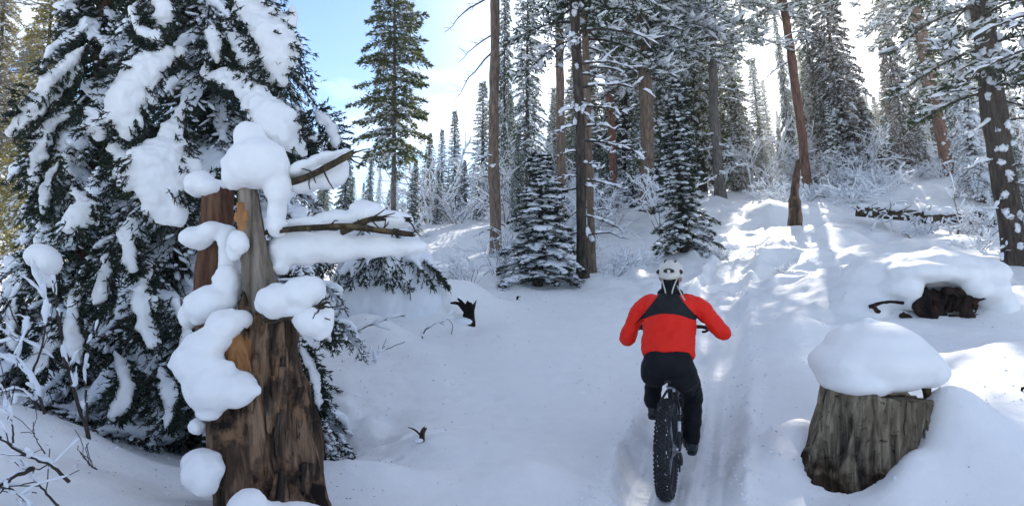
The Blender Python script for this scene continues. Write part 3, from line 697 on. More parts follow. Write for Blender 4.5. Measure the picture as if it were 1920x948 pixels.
conif('fir2', 1490, 33, 20, 'spruce_tree', 'spruce behind the leaning reddish trunk at the edge of the bright sky gap', 'tree', width=.5)
conif('slim', 1436, 40, 110, 'spruce_tree', 'small pointed spruce at the bottom of the bright sky gap', 'tree', width=1.2)
conif('fir1', 60, 16, -150, 'larch_tree', 'tall yellow-green conifer at the left edge behind the snowy spruces', 'tree', mats=M_NEEDLE_YELLOW, width=.75, lean=.05)
conif('fir2', -40, 20, -150, 'larch_tree', 'yellowish conifer at the far left edge mostly outside the picture', 'tree', mats=M_NEEDLE_YELLOW, width=.8, lean=.05)
conif('slim', 655, 26, 330, 'fir_tree', 'low green fir seen between the snowy dead branches and the lone fir', 'tree', mats=M_NEEDLE_OLIVE, width=1.6)
conif('fir1', 600, 24, 300, 'fir_tree', 'green fir behind the snow-covered dead branches', 'tree', mats=M_NEEDLE_OLIVE, width=1.3)

# ---- the forest behind: each its own thing, tops follow the skyline of the photograph
def skyline(px):
    xs = [-400, 0, 110, 200, 560, 640, 700, 800, 880, 930, 1060, 1100, 1350, 1420, 1440, 1470, 1560, 1625, 1660, 1700, 1800, 1850, 2300]
    ys = [-60, 120, 330, 300, 330, 370, 330, 340, 330, 260, 190, 110, 60, 210, 230, 190, 130, 170, 190, 120, 110, 90, 60]
    return float(np.interp(px, xs, ys))
rf = random.Random(21)
zones = [(-400, 380, 12, 'left', 'conifer in the distant forest at the left edge, seen past the snowy spruces'),
         (560, 930, 16, 'gap', 'small distant conifer at the foot of the blue sky gap'),
         (930, 1190, 24, 'mid', 'distant conifer among the trees behind the tall centre trunks'),
         (1190, 1470, 24, 'sun', 'distant conifer in the hazy forest above the top of the trail'),
         (1470, 1700, 26, 'right', 'distant conifer in the dense forest behind the leaning reddish trunk'),
         (1700, 2350, 24, 'edge', 'distant conifer in the dense forest behind the snowbank at right')]
for x0, x1, n, zn, lab in zones:
    for k in range(n):
        px = rf.uniform(x0, x1); Y = rf.uniform(30, 62) if zn != 'gap' else rf.uniform(34, 60)
        top = skyline(px) + rf.uniform(-70, 60)
        if zn == 'gap': top = skyline(px) + rf.uniform(-30, 50)
        key = rf.choice(['fir1', 'fir2', 'slim', 'frost', 'fir3', 'fir1', 'fir2', 'brown'] if zn in ('right', 'edge') else ['fir1', 'fir2', 'slim', 'frost', 'fir1'])
        adj = {'fir1': 'dense dark', 'fir2': 'ragged drooping', 'fir3': 'tall thin-crowned', 'slim': 'narrow pointed', 'frost': 'white frosted', 'brown': 'brownish'}[key]
        conif(key, px, Y, min(top, 385), 'forest_conifer', auto_label(adj, 'distant conifer', px, Y, 30, 62, rf), 'tree', 'distant conifers, ' + {'left': 'left edge', 'gap': 'under the blue sky gap', 'mid': 'centre', 'sun': 'above the trail', 'right': 'behind the leaning trunk', 'edge': 'behind the snowbank'}[zn],
              rz=rf.uniform(0, 6.28), width=rf.uniform(.75, 1.1))

mid_labels = ['olive young conifer behind the upper dead branch', 'broad olive conifer just left of the tall lone fir', 'bright green young conifer at the right foot of the tall lone fir', 'low conifer between the lone fir and the small pointed fir', 'low dark conifer behind the lower dead branch', 'small dark conifer among the frosted shrubs right of the pointed fir', 'young conifer showing between the lone fir and the straight brown pine trunk', 'short conifer behind the bushy young spruce', 'young conifer just right of the rear trunk of the double trunk', 'bushy conifer at the left foot of the wide brown trunk', 'young conifer at the top of the trail beside the slender grey trunk',
 'bushy conifer left of the small broken snag', 'young conifer directly behind the small broken snag', 'young conifer at the foot of the leaning reddish trunk', 'dark young conifer at the left foot of the big brownish spruce', 'dark young conifer at the right foot of the big brownish spruce', 'bushy conifer above the snow ledge of the fallen log', 'young conifer left of the rusty red trunk', 'young conifer right of the rusty red trunk', 'bushy conifer between the rusty red trunk and the big dark trunk', 'young conifer behind the big dark trunk at the right edge']
for (px, Y, top), lab in zip([(640, 20, 270), (690, 22, 285), (775, 21, 300), (818, 23, 320), (600, 17, 330), (870, 25, 300), (895, 24, 330), (975, 20, 250), (1135, 21, 260), (1190, 23, 250), (1385, 30, 230), (1440, 30, 215), (1475, 30, 240), (1545, 29, 200), (1572, 27, 190), (1640, 28, 180), (1680, 27, 215), (1735, 27, 190), (1810, 26, 170), (1850, 25, 200), (1930, 18, 150)], mid_labels):
    conif(rf.choice(['young', 'young2', 'fir1', 'fir2', 'young2']), px, Y, top, 'young_conifer', lab, 'tree', rz=rf.uniform(0, 6.28), width=rf.uniform(.8, 1.05), mats=M_NEEDLE_MID)

# ---- snowy deciduous shrubs
def shrub(seed, H=1.6, n=9, spread=.5, depth=3, snow=.78, r0=.014):
    rs = np.random.RandomState(seed); Wd, S = MB(), MB()
    def grow(o, d, L, r, lv):
        k = 5; s = np.linspace(0, 1, k); bendv = rs.normal(size=3) * .35; bendv[2] = -abs(bendv[2]) * .6 - .15 * (lv < depth)
        pth = o + d * (L * s)[:, None] + bendv * (L * s ** 2 * .5)[:, None]
        Wd.add(*tube(pth, np.linspace(r, r * .55, k), 3, cap=False))
        if rs.rand() < .85:
            rsn = (np.array([.3, 1, .8, 1, .3]) * (.012 + r) * snow * rs.uniform(.7, 1.5))
            S.add(*tube(pth + [0, 0, r + .35 * rsn.max()], rsn, 4, cap=False))
            if rs.rand() < .35: V, f_ = ell(pth[rs.randint(1, 5)] + [0, 0, .02], np.array([.05, .04, .03]) * rs.uniform(.5, 1.2) * snow, base=OCT); S.add(V, f_)
        if lv > 0:
            for q in range(rs.randint(2, 5)):
                t = rs.uniform(.3, 1); o2 = o + d * L * t + bendv * L * t * t * .5
                dd = unit(d + rs.normal(size=3) * .6 + [0, 0, .1]); grow(o2, dd, L * rs.uniform(.4, .75), r * .6, lv - 1)
    for k in range(n):
        a = rs.uniform(0, 6.28); d = unit(np.array([math.cos(a) * spread, math.sin(a) * spread, 1]) + rs.normal(size=3) * .15)
        grow(np.array([math.cos(a) * .1, math.sin(a) * .1, -.1]) , d, H * rs.uniform(.4, .7), r0 * rs.uniform(.7, 1.2), depth)
    return Wd, S
SHP = {}
for key, kw in {'tall': dict(seed=51, H=2.6, n=9, spread=.38, depth=3, r0=.02), 'wide': dict(seed=52, H=1.6, n=13, spread=.8, depth=3), 'low': dict(seed=53, H=.85, n=14, spread=.9, depth=2, r0=.010, snow=1.2),
                'tall2': dict(seed=54, H=2.9, n=8, spread=.3, depth=3, r0=.022, snow=1.2), 'wide2': dict(seed=55, H=1.5, n=12, spread=1.0, depth=3, snow=1.4), 'heavy': dict(seed=56, H=1.2, n=12, spread=1.1, depth=2, snow=2.4)}.items():
    SHP[key] = [shrub(**kw), None]
def shrub_at(key, px, Y, label, name='snowy_shrub', s=1.0, group=None, mat=None, rz=None, lean=0.0):
    (Wd, S), used = SHP[key]
    if used is None:
        r = thing(name, label, 'shrub', group=group); part('branches', Wd, M_TWIG, r); part('snow', S, M_FROST, r); SHP[key][1] = r
    else:
        r = copy_thing(used); r.name = name; tag(r, label, 'shrub', group)
        if group is None and 'group' in r: del r['group']
    place(r, px, Y, s=s, rz=rz if rz is not None else rf.uniform(0, 6.28), lean=lean)
    if mat:
        for ch in r.children:
            if ch.name.startswith('branches'): ch.material_slots[0].link = 'OBJECT'; ch.material_slots[0].material = mat
    return r
for x0, x1, y0, y1, n, keys, lab, grp in [
    (790, 1050, 21, 34, 20, ['tall', 'wide', 'tall2', 'wide2'], 'snow-laden bare shrub in the thicket left of the tall centre trunks', 'shrubs left of the centre trunks'),
    (1030, 1290, 15.5, 34, 26, ['tall', 'wide', 'tall2', 'wide2', 'heavy'], 'snow-laden bare shrub in the thicket between the double trunk and the young spruce', 'shrubs behind the rider'),
    (1360, 1600, 28, 40, 26, ['tall', 'wide', 'tall2', 'wide2'], 'snow-laden bare shrub in the thicket at the top of the trail', 'shrubs at the top of the trail'),
    (1540, 1900, 22.5, 34, 34, ['tall', 'wide', 'tall2', 'wide2', 'heavy', 'wide2'], 'snow-laden bare shrub in the thicket on the snowbank at right', 'shrubs on the right snowbank'),
    (1410, 1640, 21, 27, 14, ['low', 'heavy', 'wide2', 'low'], 'low snowed-in shrub around the broken snag beside the trail', 'low shrubs beside the trail'),
    (560, 800, 18, 30, 12, ['wide', 'tall', 'heavy'], 'snow-laden shrub at the foot of the lone fir', 'shrubs below the lone fir'),
    (1900, 2300, 12, 30, 12, ['tall', 'wide', 'wide2'], 'snow-laden shrub beyond the big dark trunk at the right edge', 'shrubs past the right edge')]:
    for k in range(n):
        px = rf.uniform(x0, x1); Y = rf.uniform(y0, y1)
        kk = rf.choice(keys); s_k = rf.uniform(.6, 1.15); adj = ('small ' if s_k < .78 else ('big ' if s_k > .98 else '')) + {'tall': 'upright', 'tall2': 'slender upright', 'wide': 'spreading', 'wide2': 'broad arching', 'low': 'low', 'heavy': 'snow-buried'}[kk]
        shrub_at(kk, px, Y, auto_label(adj, 'snowy bare shrub', px, Y, y0, y1, rf), s=s_k * (.75 if y0 < 16 else 1), group=grp, mat=M_TWIG_PALE if rf.random() < .35 else None)
for px, Y, key, s, lab in [
    (880, 11.8, 'wide', .55, 'sparse snowy twigs at the left foot of the bushy young spruce'),
    (760, 12.5, 'wide', .5, 'dark twiggy bush behind the drooping young spruce in the hollow'),
    (930, 12.6, 'tall', .45, 'thin upright twigs just below the straight brown pine trunk'),
    (1150, 13.3, 'low', .9, 'low snowed-in twigs right of the dark double trunk'),
    (1190, 14.5, 'low', .8, 'low snowed-in twigs between the double trunk and the dark green young spruce'),
    (1345, 14.5, 'low', .6, 'thin twigs beside the right foot of the dark green young spruce'),
    (1730, 16.5, 'low', .8, 'twiggy snow-laden bush below the fallen logs'),
    (1850, 15.5, 'wide', .7, 'pale frosted twigs left of the big dark trunk at the right edge'),
    (1830, 12.4, 'low', .7, 'dark dead twigs reaching from the foot of the big dark trunk'),
    (1470, 12.5, 'low', .35, 'tiny dark twigs poking from the trampled snow right of the trail'),
    (1425, 13.5, 'low', .3, 'small dark twig tips at the right edge of the trail')]:
    shrub_at(key, px, Y, lab, s=s)

# ---- sapling, broken snag, fallen logs, small dark stubs
def stick_thing(name, label, cat, px, Y, sticks, mat, snowr=0.0, loc=None):
    """A few irregular dead stems: list of point lists relative to the base, with base radius."""
    r = thing(name, label, cat); B, S = MB(), MB()
    for pts, r0 in sticks:
        pth = resample(pts, 10); pth = pth + RNG.normal(size=pth.shape) * r0 * .25
        B.add(*tube(pth, np.linspace(r0, r0 * .3, 10), 7))
        if snowr: S.add(*tube(pth[2:] + [0, 0, r0 * .9], snowr * (0.6 + .5 * RNG.rand(8)), 6))
    part('stem', B, mat, r)
    if S.n: part('snow', S, M_FROST, r)
    g_ = on_ground(px, Y) if loc is None else loc
    r.location = g_; return r
stick_thing('sapling', 'thin upright sapling with frosted stem in front of the fallen logs', 'tree', 1797, 16.5,
            [([(0, 0, -.2), (0, 0, .5), (-.06, 0, 1.1), (-.14, 0, 1.6)], .028), ([(-.02, 0, .6), (.12, 0, .8), (.2, 0, .95)], .012), ([(-.05, 0, .9), (-.18, 0, 1.05), (-.26, .0, 1.2)], .01), ([(0, 0, .3), (.15, 0, .45)], .01)], M_TWIG_PALE, .022)
stick_thing('dead_twigs', 'curved dark twig standing in the snow of the far left slope beside the black stub', 'twig', 846, 9.1,
            [([(0, 0, -.05), (.02, 0, .12), (-.03, 0, .2), (-.12, 0, .22)], .006)], M_TWIG)

def rugged(path, rad, rad2, sides, amp, scale, seed=0, jag_top=0.0, jag_bot=0.0, side_axis=(1, 0, 0), zs=.25, rot=0.0):
    """Broken-wood volume: tube with grain ridges and splintered ends."""
    path = np.asarray(path, float); n = len(path)
    V, fs = tube(path, rad, sides, rad2=rad2, side_axis=side_axis, rot=rot)
    body = V[:n * sides].reshape(n, sides, 3); c = path[:, None, :]
    dr = unit(body - c)
    a = np.linspace(0, 2 * np.pi, sides, endpoint=False)
    q = np.stack(np.broadcast_arrays(np.cos(a)[None] * scale + seed, np.sin(a)[None] * scale, (np.arange(n) / n)[:, None] * scale * zs * 4), -1)
    ridg = fbm(q, 4, .6); fine = 0.35 * (1 - np.abs(vnoise(q * [4.5, 4.5, 1.2]))) 
    body += dr * (amp * (ridg + fine - .2))[..., None]
    rel = np.linspace(0, 1, n)[:, None, None]; tdir = unit(path[-1] - path[-2])
    if jag_top:
        j = fbm(np.stack([np.cos(a) * 3 + seed, np.sin(a) * 3, a * 0], -1), 3)
        wgt = np.clip((rel[..., 0] - .6) / .4, 0, 1) ** 2
        body += tdir * (wgt * (jag_top * j)[None])[..., None]
        V[-1] -= tdir * jag_top * .9
    V[:n * sides] = body.reshape(-1, 3)
    return V, fs

# broken snag beside the trail
r = thing('broken_snag', 'small pointed broken snag standing in the snow right of the trail', 'snag', loc=on_ground(1493, 17))
V, fs = rugged(resample([(-.02, 0, -.2), (0, 0, .3), (.0, 0, .75), (.03, 0, 1.25), (.08, 0, 1.75)], 24), np.interp(np.linspace(0, 1, 24), [0, .3, .48, .54, 1], [.17, .14, .11, .05, .02]), np.interp(np.linspace(0, 1, 24), [0, .5, 1], [.18, .12, .03]), 28, .06, 2.0, 3, jag_top=.1)
part('trunk', MB().add(V, fs), M_SNAG, r)
part('broken_limb', MB().add(*tube(resample([(0, 0, 1.2), (.12, 0, 1.5), (.28, .1, 2.0), (.3, .1, 2.3)], 8), np.linspace(.03, .01, 8), 6)), M_BARK, r)
V, fs = ell((.13, -.02, 1.3), (.06, .05, .03)); part('snow', MB().add(V, fs), M_SNOW, r)

# fallen logs on the right
def log_thing(label, a, b, r0, r1, Y, mat, twigs=0, snowtop=True, seed=0):
    rs = np.random.RandomState(seed)
    r = thing('fallen_log', label, 'log', loc=a); pth = resample([np.zeros(3), (b - a) * .5 + rs.normal(size=3) * .05, b - a], 24)
    V, fs = rugged(pth, np.linspace(r0, r1, 24), np.linspace(r0, r1, 24), 14, .03, 1.3, seed, side_axis=(0, 1, 0))
    part('trunk', MB().add(V, fs), mat, r); B, S = MB(), MB()
    for k in range(twigs):
        o = pth[rs.randint(1, 23)]; L = rs.uniform(.25, .8); d = unit(np.array([rs.normal() * .6, -.5 - rs.rand() * .5, rs.normal() * .45 - .15]))
        s = np.linspace(0, 1, 6)[:, None]; tw = o + d * L * s + np.array([0, 0, -.5]) * L * s ** 2 * rs.rand() + rs.normal(size=(6, 3)) * .02
        B.add(*tube(tw, np.linspace(.018, .005, 6), 4)); S.add(*tube(tw + [0, 0, .025], .028 * (0.4 + rs.rand(6)), 5))
    if twigs: part('dead_branches', B, M_TWIG, r)
    if snowtop:
        w_ = .9 * r0 * (0.8 + .5 * rs.rand(24)); snow_line(S, pth + [0, 0, r0 * .75], r0 * 1.1, rs)
    if S.n: part('snow', S, M_FROST, r)
    return r
log_thing('long fallen log with dead twigs hanging from it under the snow ledge at right', P(1605, 396, 18.4), P(1865, 416, 16.8), .13, .14, 18, M_MOSS, 80, seed=61)
log_thing('short mossy yellow-green log end beside the frosted sapling', P(1735, 412, 16.6), P(1838, 404, 16.9), .11, .10, 17, M_MOSS, 10, seed=62)
log_thing('thin bare pole lying on the sunlit snow below the fallen logs', P(1700, 440, 16.2), P(1770, 478, 13.2), .018, .012, 15, M_TWIG_PALE, 0, False, seed=63)

# dark wood stubs that poke out of the slope
def stub(label, px, py, Y, h, w_, seed, mat=None, spikes=3):
    rs = np.random.RandomState(seed); p = on_ground(px, Y); r = thing('wood_stub', label, 'stump', loc=p); B = MB()
    V, fs = rugged(resample([(0, 0, -.15), (0, 0, h * .4), (.02, 0, h * .75)], 12), np.linspace(w_, w_ * .7, 12), np.linspace(w_, w_ * .6, 12) * .8, 16, w_ * .3, 1.4, seed, jag_top=h * .22)
    B.add(V, fs)
    for k in range(spikes):
        a = rs.uniform(-1.3, 1.3); B.add(*tube(resample([(0, 0, h * .3), (math.sin(a) * h * .5, -.03, h * .75), (math.sin(a) * h * .95, -.05, h * rs.uniform(.6, 1.1))], 8), np.linspace(w_ * .35, w_ * .12, 8) * (1 + .3 * rs.rand(8)), 7))
    part('wood', B, mat or M_ROOT, r)
    if w_ > .02:
        S = MB(); S.add(*ell((-w_, -.03, h * .1), (w_ * 1.6, w_, w_ * .7), base=ICO2)); part('snow', S, M_FROST, r)
    return r
stub('black jagged stub sticking out of the slope between the trees and the rider', 880, 605, 9.5, .38, .095, 71, spikes=2)
stub('small forked stick in a snow pit low in the middle of the picture', 793, 868, 5.45, .13, .026, 72, M_MOSS, 1)
stub('tiny dark tip sticking out of the snow at the right edge', 1910, 758, 5.2, .03, .012, 74, spikes=1)
for k, (px, Y, lab) in enumerate([(970, 11.0, 'tiny dark twig in the snow in front of the bushy young spruce'), (1440, 12.0, 'dark speck of wood in the trampled snow right of the trail')]):
    stub(lab, px, 0, Y, .07, .02, 80 + k, spikes=2)
# ------------------------------------------------------------------ big snow-laden spruces on the left
FINE = None
def frond(C, S, ax, width, rs, leaf=.05, leaf_w=.011, gap=.045, per=10, droop=.35, snow_w=.5, snow_h=.35, stem=True, dens=1.0, side=None, up_hint=(0, 0, 1)):
    """One spruce bough along ax: side twigs with needles, twig wood, snow slab on top."""
    n = len(ax); t = unit(np.gradient(ax, axis=0)); L = np.linalg.norm(np.diff(ax, axis=0), axis=1).sum()
    upv = np.array(up_hint, float)
    if side is None: sdv = unit(np.cross(t, upv) + 1e-4)
    else: sdv = unit(side - (t @ side)[:, None] * t)
    nrm = np.cross(sdv, t); nrm *= np.sign(nrm[:, 2:3] + 1e-6)
    s = np.linspace(0, 1, n)
    C.add(*tube(ax, np.linspace(.010 + .008 * L, .004, n), 5, cap=False), 1)
    m = max(4, int(L / gap)); ts = np.clip(np.linspace(.08, 1, m) + rs.normal(size=m) * .01, 0, 1)
    ip = lambda A, x: np.stack([np.interp(x, s, A[:, k]) for k in range(3)], -1)
    for sg in (-1, 1):
        o = ip(ax, ts); tt = ip(t, ts); ss = ip(sdv, ts) * sg
        wd = width * np.interp(ts, [0, .25, .7, 1], [.35, .9, 1, .35]) * rs.uniform(.65, 1.2, m)
        td = unit(tt * .75 + ss * .85 + rs.normal(size=(m, 3)) * .12)
        k = per; u = np.clip((np.arange(k) + .3) / k + rs.normal(size=(m, k)) * .03, 0, 1.02)
        curve = o[:, None] + td[:, None] * (wd[:, None] * u)[..., None] + np.array([0, 0, -droop]) * (wd[:, None] * u ** 2)[..., None]
        for rep in range(max(1, int(round(2 * dens)))):
            dd = td[:, None] + rs.normal(size=(m, k, 3)) * .55 + np.array([0, 0, -.15])
            leaves(C, curve.reshape(-1, 3), dd.reshape(-1, 3), leaf * rs.uniform(.6, 1.3, m * k), leaf_w * rs.uniform(.7, 1.3, m * k), rs, 0)
        if FINE is not None and S is not None:
            pk = rs.rand(m) < FINE[1]
            if pk.any():
                for fq in (.3, .7):
                    q_ = pk & (rs.rand(m) < .75); w2 = wd[q_]
                    if q_.any(): lumps(FINE[0], o[q_] + td[q_] * (w2 * fq)[:, None] + np.array([0, 0, -droop]) * (w2 * fq * fq)[:, None] + [0, -.005, .014], td[q_] + rs.normal(size=(q_.sum(), 3)) * .25, w2 * rs.uniform(.16, .36, q_.sum()), rs.uniform(.012, .034, q_.sum()), rs.uniform(.008, .018, q_.sum()), rs, base=ICO1)
        # twiglets
        for q in range(m):
            if rs.rand() < .5: C.add(*tube(curve[q, ::3], [.004] * len(curve[q, ::3]), 3, cap=False), 1)
    if S is not None and snow_w > 0:
        s0 = rs.uniform(0, .2); s1 = rs.uniform(.75, .98); sl = np.linspace(s0, s1, 12)
        w_ = width * snow_w * np.interp(np.linspace(0, 1, 12), [0, .15, .6, 1], [.25, .8, 1, .35]) * (1 + .35 * vnoise(np.stack([sl * 6, sl * 0 + rs.rand() * 60, sl * 0], -1)))
        h_ = np.clip(w_ * snow_h, .012, .09)
        pth = ip(ax, sl) + ip(nrm, sl) * (h_ * .7)[:, None]
        V, fs = capsule(pth, w_, 12, rad2=h_, side_axis=sdv.mean(0)); S.add(V, fs)

def big_spruce(name, label, px, Y, H, R, nb, seed, explicit, zmin=.05, avoid=None, trunk_r=.16, lean=0.0, azr=None, bark=None, clear=.02, snowv=.028):
    rs = np.random.RandomState(seed); base = on_ground(px, Y)
    r = thing(name, label, 'tree', loc=base); C, S, F1 = MB(), MB(), MB()
    global FINE
    zz = np.linspace(-.3, H, 40); tp = np.stack([lean * zz, 0 * zz, zz], -1)
    V, fs = tube(tp, trunk_r * (1 - .85 * np.clip(zz / H, 0, 1)), 18); V = V + .012 * fbm(V * [9, 9, 3], 3)[:, None] * unit(V * [1, 1, 0])
    part('trunk', MB().add(V, fs), bark or M_BARK, r)
    for b in range(nb):
        t = clear + (1 - clear) * (b + rs.rand()) / nb; h = t * H * .97
        az = b * 2.39996 + rs.normal() * .25
        if azr is not None and not azr(az, h): continue
        L = R * ((1 - t) ** .75 * .9 + .1) * rs.uniform(.72, 1.05)
        d = np.array([math.cos(az), math.sin(az), 0]); s = np.linspace(0, 1, 9)
        dr = rs.uniform(.55, .95)
        ax = np.array([lean * h, 0, h]) + d * (L * s * (1 - .15 * s))[:, None] + np.array([0, 0, 1]) * (L * (.12 * s - dr * s * s))[:, None] + rs.normal(size=3) * .04 * s[:, None]
        gl = ground(ax[:, 0] + base[0], ax[:, 1] + base[1]) - base[2] + .03; ax[:, 2] = np.maximum(ax[:, 2], gl)
        back = d[1] > .35; FINE = (F1, .62 if h < 2.8 else .42)
        frond(C, None if back else S, ax, .20 + .13 * L, rs, leaf=.055 if back else .045, leaf_w=.016 if back else .0105, gap=.075 if back else .055, per=7 if back else 10, snow_w=rs.choice([0, .3, .42, .6], p=[.25, .3, .3, .15] if h > 2.6 else [.08, .2, .37, .35]), snow_h=.4)
        if not back:
            for q in range(3 if h < 2.8 else 2):    # secondary hanging sprays
                k = rs.randint(3, 8); o = ax[k]; d2 = unit(d * .6 + np.array([-d[1], d[0], 0]) * rs.choice([-1, 1]) * .8); l2 = L * rs.uniform(.25, .42)
                a2 = o + d2 * (l2 * np.linspace(0, 1, 6))[:, None] + np.array([0, 0, -.8]) * (l2 * np.linspace(0, 1, 6) ** 2)[:, None]
                frond(C, S, a2, .12 + .1 * l2, rs, leaf=.045, leaf_w=.0105, gap=.06, per=8, snow_w=rs.choice([0, .45, .7], p=[.5, .3, .2] if h > 2.8 else [.2, .35, .45]), snow_h=.4)
    k = 9000; tz = rs.rand(k) * .9; rad_ = R * ((1 - tz) ** .75) * .55 * np.sqrt(rs.rand(k)); aa = rs.rand(k) * 6.283
    O = np.stack([rad_ * np.cos(aa) + lean * tz * H, rad_ * np.sin(aa), tz * H], -1); leaves(C, O, np.stack([np.cos(aa), np.sin(aa), -.5 + 0 * aa], -1) + rs.normal(size=(k, 3)) * .4, .10, .03, rs, 0)
    big = MB(); FINE = None
    for pts, wpx, *opt in explicit:     # boughs the photograph lets one follow
        A = np.array([P(*q) for q in pts]) - base; A = resample(A, 14)
        o_ = opt[0] if opt else {}
        low = pts[0][1] > 440
        wd = wpx * (.66 if low else 1.08) / F * pts[0][2] / 2
        view = np.array([pts[0][0] - 960, F, 0.0]); side = unit(np.cross(unit(A[-1] - A[0]), unit(view)))
        frond(C, None, A + [0, .04, -.03], wd * o_.get('fr', 1.7), rs, leaf=.05, leaf_w=.011, gap=.035, per=11, snow_w=0, side=side)
        n_ = 14; sl = np.linspace(0, 1, n_)
        w_ = wd * np.interp(sl, *o_.get('prof', ([0, .15, .55, .85, 1], [.35, .8, 1, .9, .5]))) * (1 + .22 * vnoise(np.stack([sl * 5, 0 * sl + wpx, 0 * sl + pts[0][0]], -1)))
        V, fs = capsule(A, w_, 16, rad2=np.clip(w_ * .42, .03, .1), side_axis=side); big.add(V, fs)
        for q in range(int((16 if low else 12) * o_.get('bumps', 1))):
            k = rs.randint(0, n_); c = A[k] + side * rs.uniform(-1.25, 1.25) * w_[k]; rr_ = w_[k] * rs.uniform(.15, .42); big.add(*ell(c, (rr_, rr_ * .6, rr_ * rs.uniform(.9, 1.8)), base=ICO2))
        tax = unit(A[-1] - A[0])
        for q in range(int(18 + 10 * np.linalg.norm(A[-1] - A[0]) / .2)):    # needle sprigs that poke out round the slab
            k = rs.randint(0, n_); sg = rs.choice([-1, 1]); c = A[k] + side * sg * w_[k] * rs.choice([rs.uniform(.05, .6), rs.uniform(.7, 1.15)], p=[.06, .94]) + [0, -.45 * wd * (.4 + rs.rand()), 0]
            d_ = unit(side * sg * .8 + tax * rs.uniform(.2, 1) + rs.normal(size=3) * .35 + [0, -.2, -.1]); l_ = rs.uniform(.05, .13); u = rs.rand(22, 1)
            C.add(*tube(c + d_ * np.linspace(0, l_, 3)[:, None], [.003] * 3, 3, cap=False), 1)
            leaves(C, c + d_ * l_ * u, d_ + rs.normal(size=(22, 3)) * .5, rs.uniform(.025, .05, 22), rs.uniform(.007, .012, 22), rs, 0)
    part('crown', C, [M_NEEDLE, M_BARK], r, smooth=False)
    part('twig_snow', F1, M_FROST, r, kind='stuff')
    if S.n: link('bough_snow', remesh(S, 'bough_snow', M_FROST, .02, 2, .5, noise=[(.010, 14.0), (.006, 40.0)]), r)
    if big.n: link('snow_slabs', remesh(big, 'snow_slabs', M_SNOW, .016, 5, .5, noise=[(.024, 6.0), (.017, 14.0), (.006, 42)]), r, kind='stuff')
    return r
big_spruce('spruce_tree', 'huge dark spruce at left with thick white slabs of snow on its boughs', 395, 6.2, 7.6, 1.6, 230, 91, [
    ([(335, 100, 5.1), (290, 115, 4.95), (250, 160, 4.85), (228, 205, 4.8), (240, 245, 4.85)], 52),
    ([(345, 195, 5.1), (325, 240, 4.95), (305, 300, 4.8), (300, 350, 4.75), (318, 400, 4.75)], 92, {'prof': ([0, .3, .7, 1], [.25, .55, 1, .6])}),
    ([(385, 135, 5.2), (440, 150, 5.0), (490, 200, 4.8), (530, 245, 4.7), (570, 285, 4.7)], 62, {'prof': ([0, .2, .6, .9, 1], [.35, .7, 1, .7, .35])}),
    ([(470, 5, 5.2), (500, 40, 5.1), (520, 90, 5.0), (530, 150, 5.0)], 88, {'prof': ([0, .3, .7, 1], [.5, 1, .9, .35]), 'bumps': 2}),
    ([(440, 70, 5.2), (480, 110, 5.1), (500, 150, 5.0)], 55),
    ([(300, -10, 5.3), (310, 20, 5.2), (295, 48, 5.2)], 38), ([(398, 55, 5.2), (405, 85, 5.1), (408, 112, 5.1)], 30), ([(250, 20, 5.2), (268, 60, 5.1), (300, 75, 5.0)], 20),
    ([(170, 205, 5.0), (185, 225, 4.9), (185, 255, 4.9)], 40, {'fr': 1.1}), ([(355, 340, 4.9), (385, 350, 4.8), (398, 372, 4.8)], 36),
    ([(210, 275, 5.0), (235, 305, 4.9), (225, 345, 4.8)], 34), ([(145, 350, 5.0), (160, 385, 4.9), (130, 430, 4.8)], 44),
    ([(205, 470, 5.0), (195, 520, 4.85), (175, 570, 4.8)], 44), ([(285, 490, 5.0), (265, 560, 4.85), (285, 640, 4.75)], 62, {'prof': ([0, .3, .8, 1], [.3, .6, 1, .7])}),
    ([(75, 465, 5.0), (88, 490, 4.9), (92, 530, 4.8)], 48, {'fr': 1.0}), ([(110, 600, 5.0), (85, 650, 4.8), (60, 700, 4.7)], 50), ([(215, 660, 5.0), (240, 720, 4.8), (215, 780, 4.7)], 40),
    ([(300, 690, 4.9), (320, 740, 4.8), (310, 800, 4.7)], 40), ([(330, 560, 5.0), (350, 620, 4.9), (345, 680, 4.8)], 34), ([(560, 640, 5.5), (590, 700, 5.4), (600, 770, 5.3)], 26),
    ([(545, 700, 5.5), (580, 760, 5.4), (575, 820, 5.3)], 24), ([(30, 560, 5.0), (20, 610, 4.9), (30, 650, 4.8)], 36), ([(560, 560, 5.6), (600, 590, 5.5), (620, 640, 5.4)], 22),
    ([(150, 530, 4.9), (135, 600, 4.8), (150, 680, 4.7)], 38), ([(590, 205, 5.2), (620, 240, 5.1), (630, 275, 5.1)], 22), ([(245, 420, 4.9), (240, 460, 4.8), (250, 500, 4.8)], 30)])
big_spruce('spruce_tree', 'darker spruce at far left whose reddish trunk shows behind the snow-covered boughs', 150, 6.7, 5.9, 1.0, 110, 92, [
    ([(160, 85, 6.2), (120, 130, 6.1), (75, 170, 6.0), (40, 205, 6.0)], 24), ([(150, 130, 6.2), (110, 165, 6.1), (70, 205, 6.0), (20, 245, 6.0)], 28), ([(140, 200, 6.2), (100, 230, 6.1), (60, 275, 6.0)], 22),
    ([(90, 250, 6.0), (70, 300, 5.9), (60, 360, 5.8)], 26), ([(110, 300, 5.9), (85, 350, 5.8), (80, 400, 5.7)], 22)], trunk_r=.13, lean=.05, bark=M_BARK_RED)
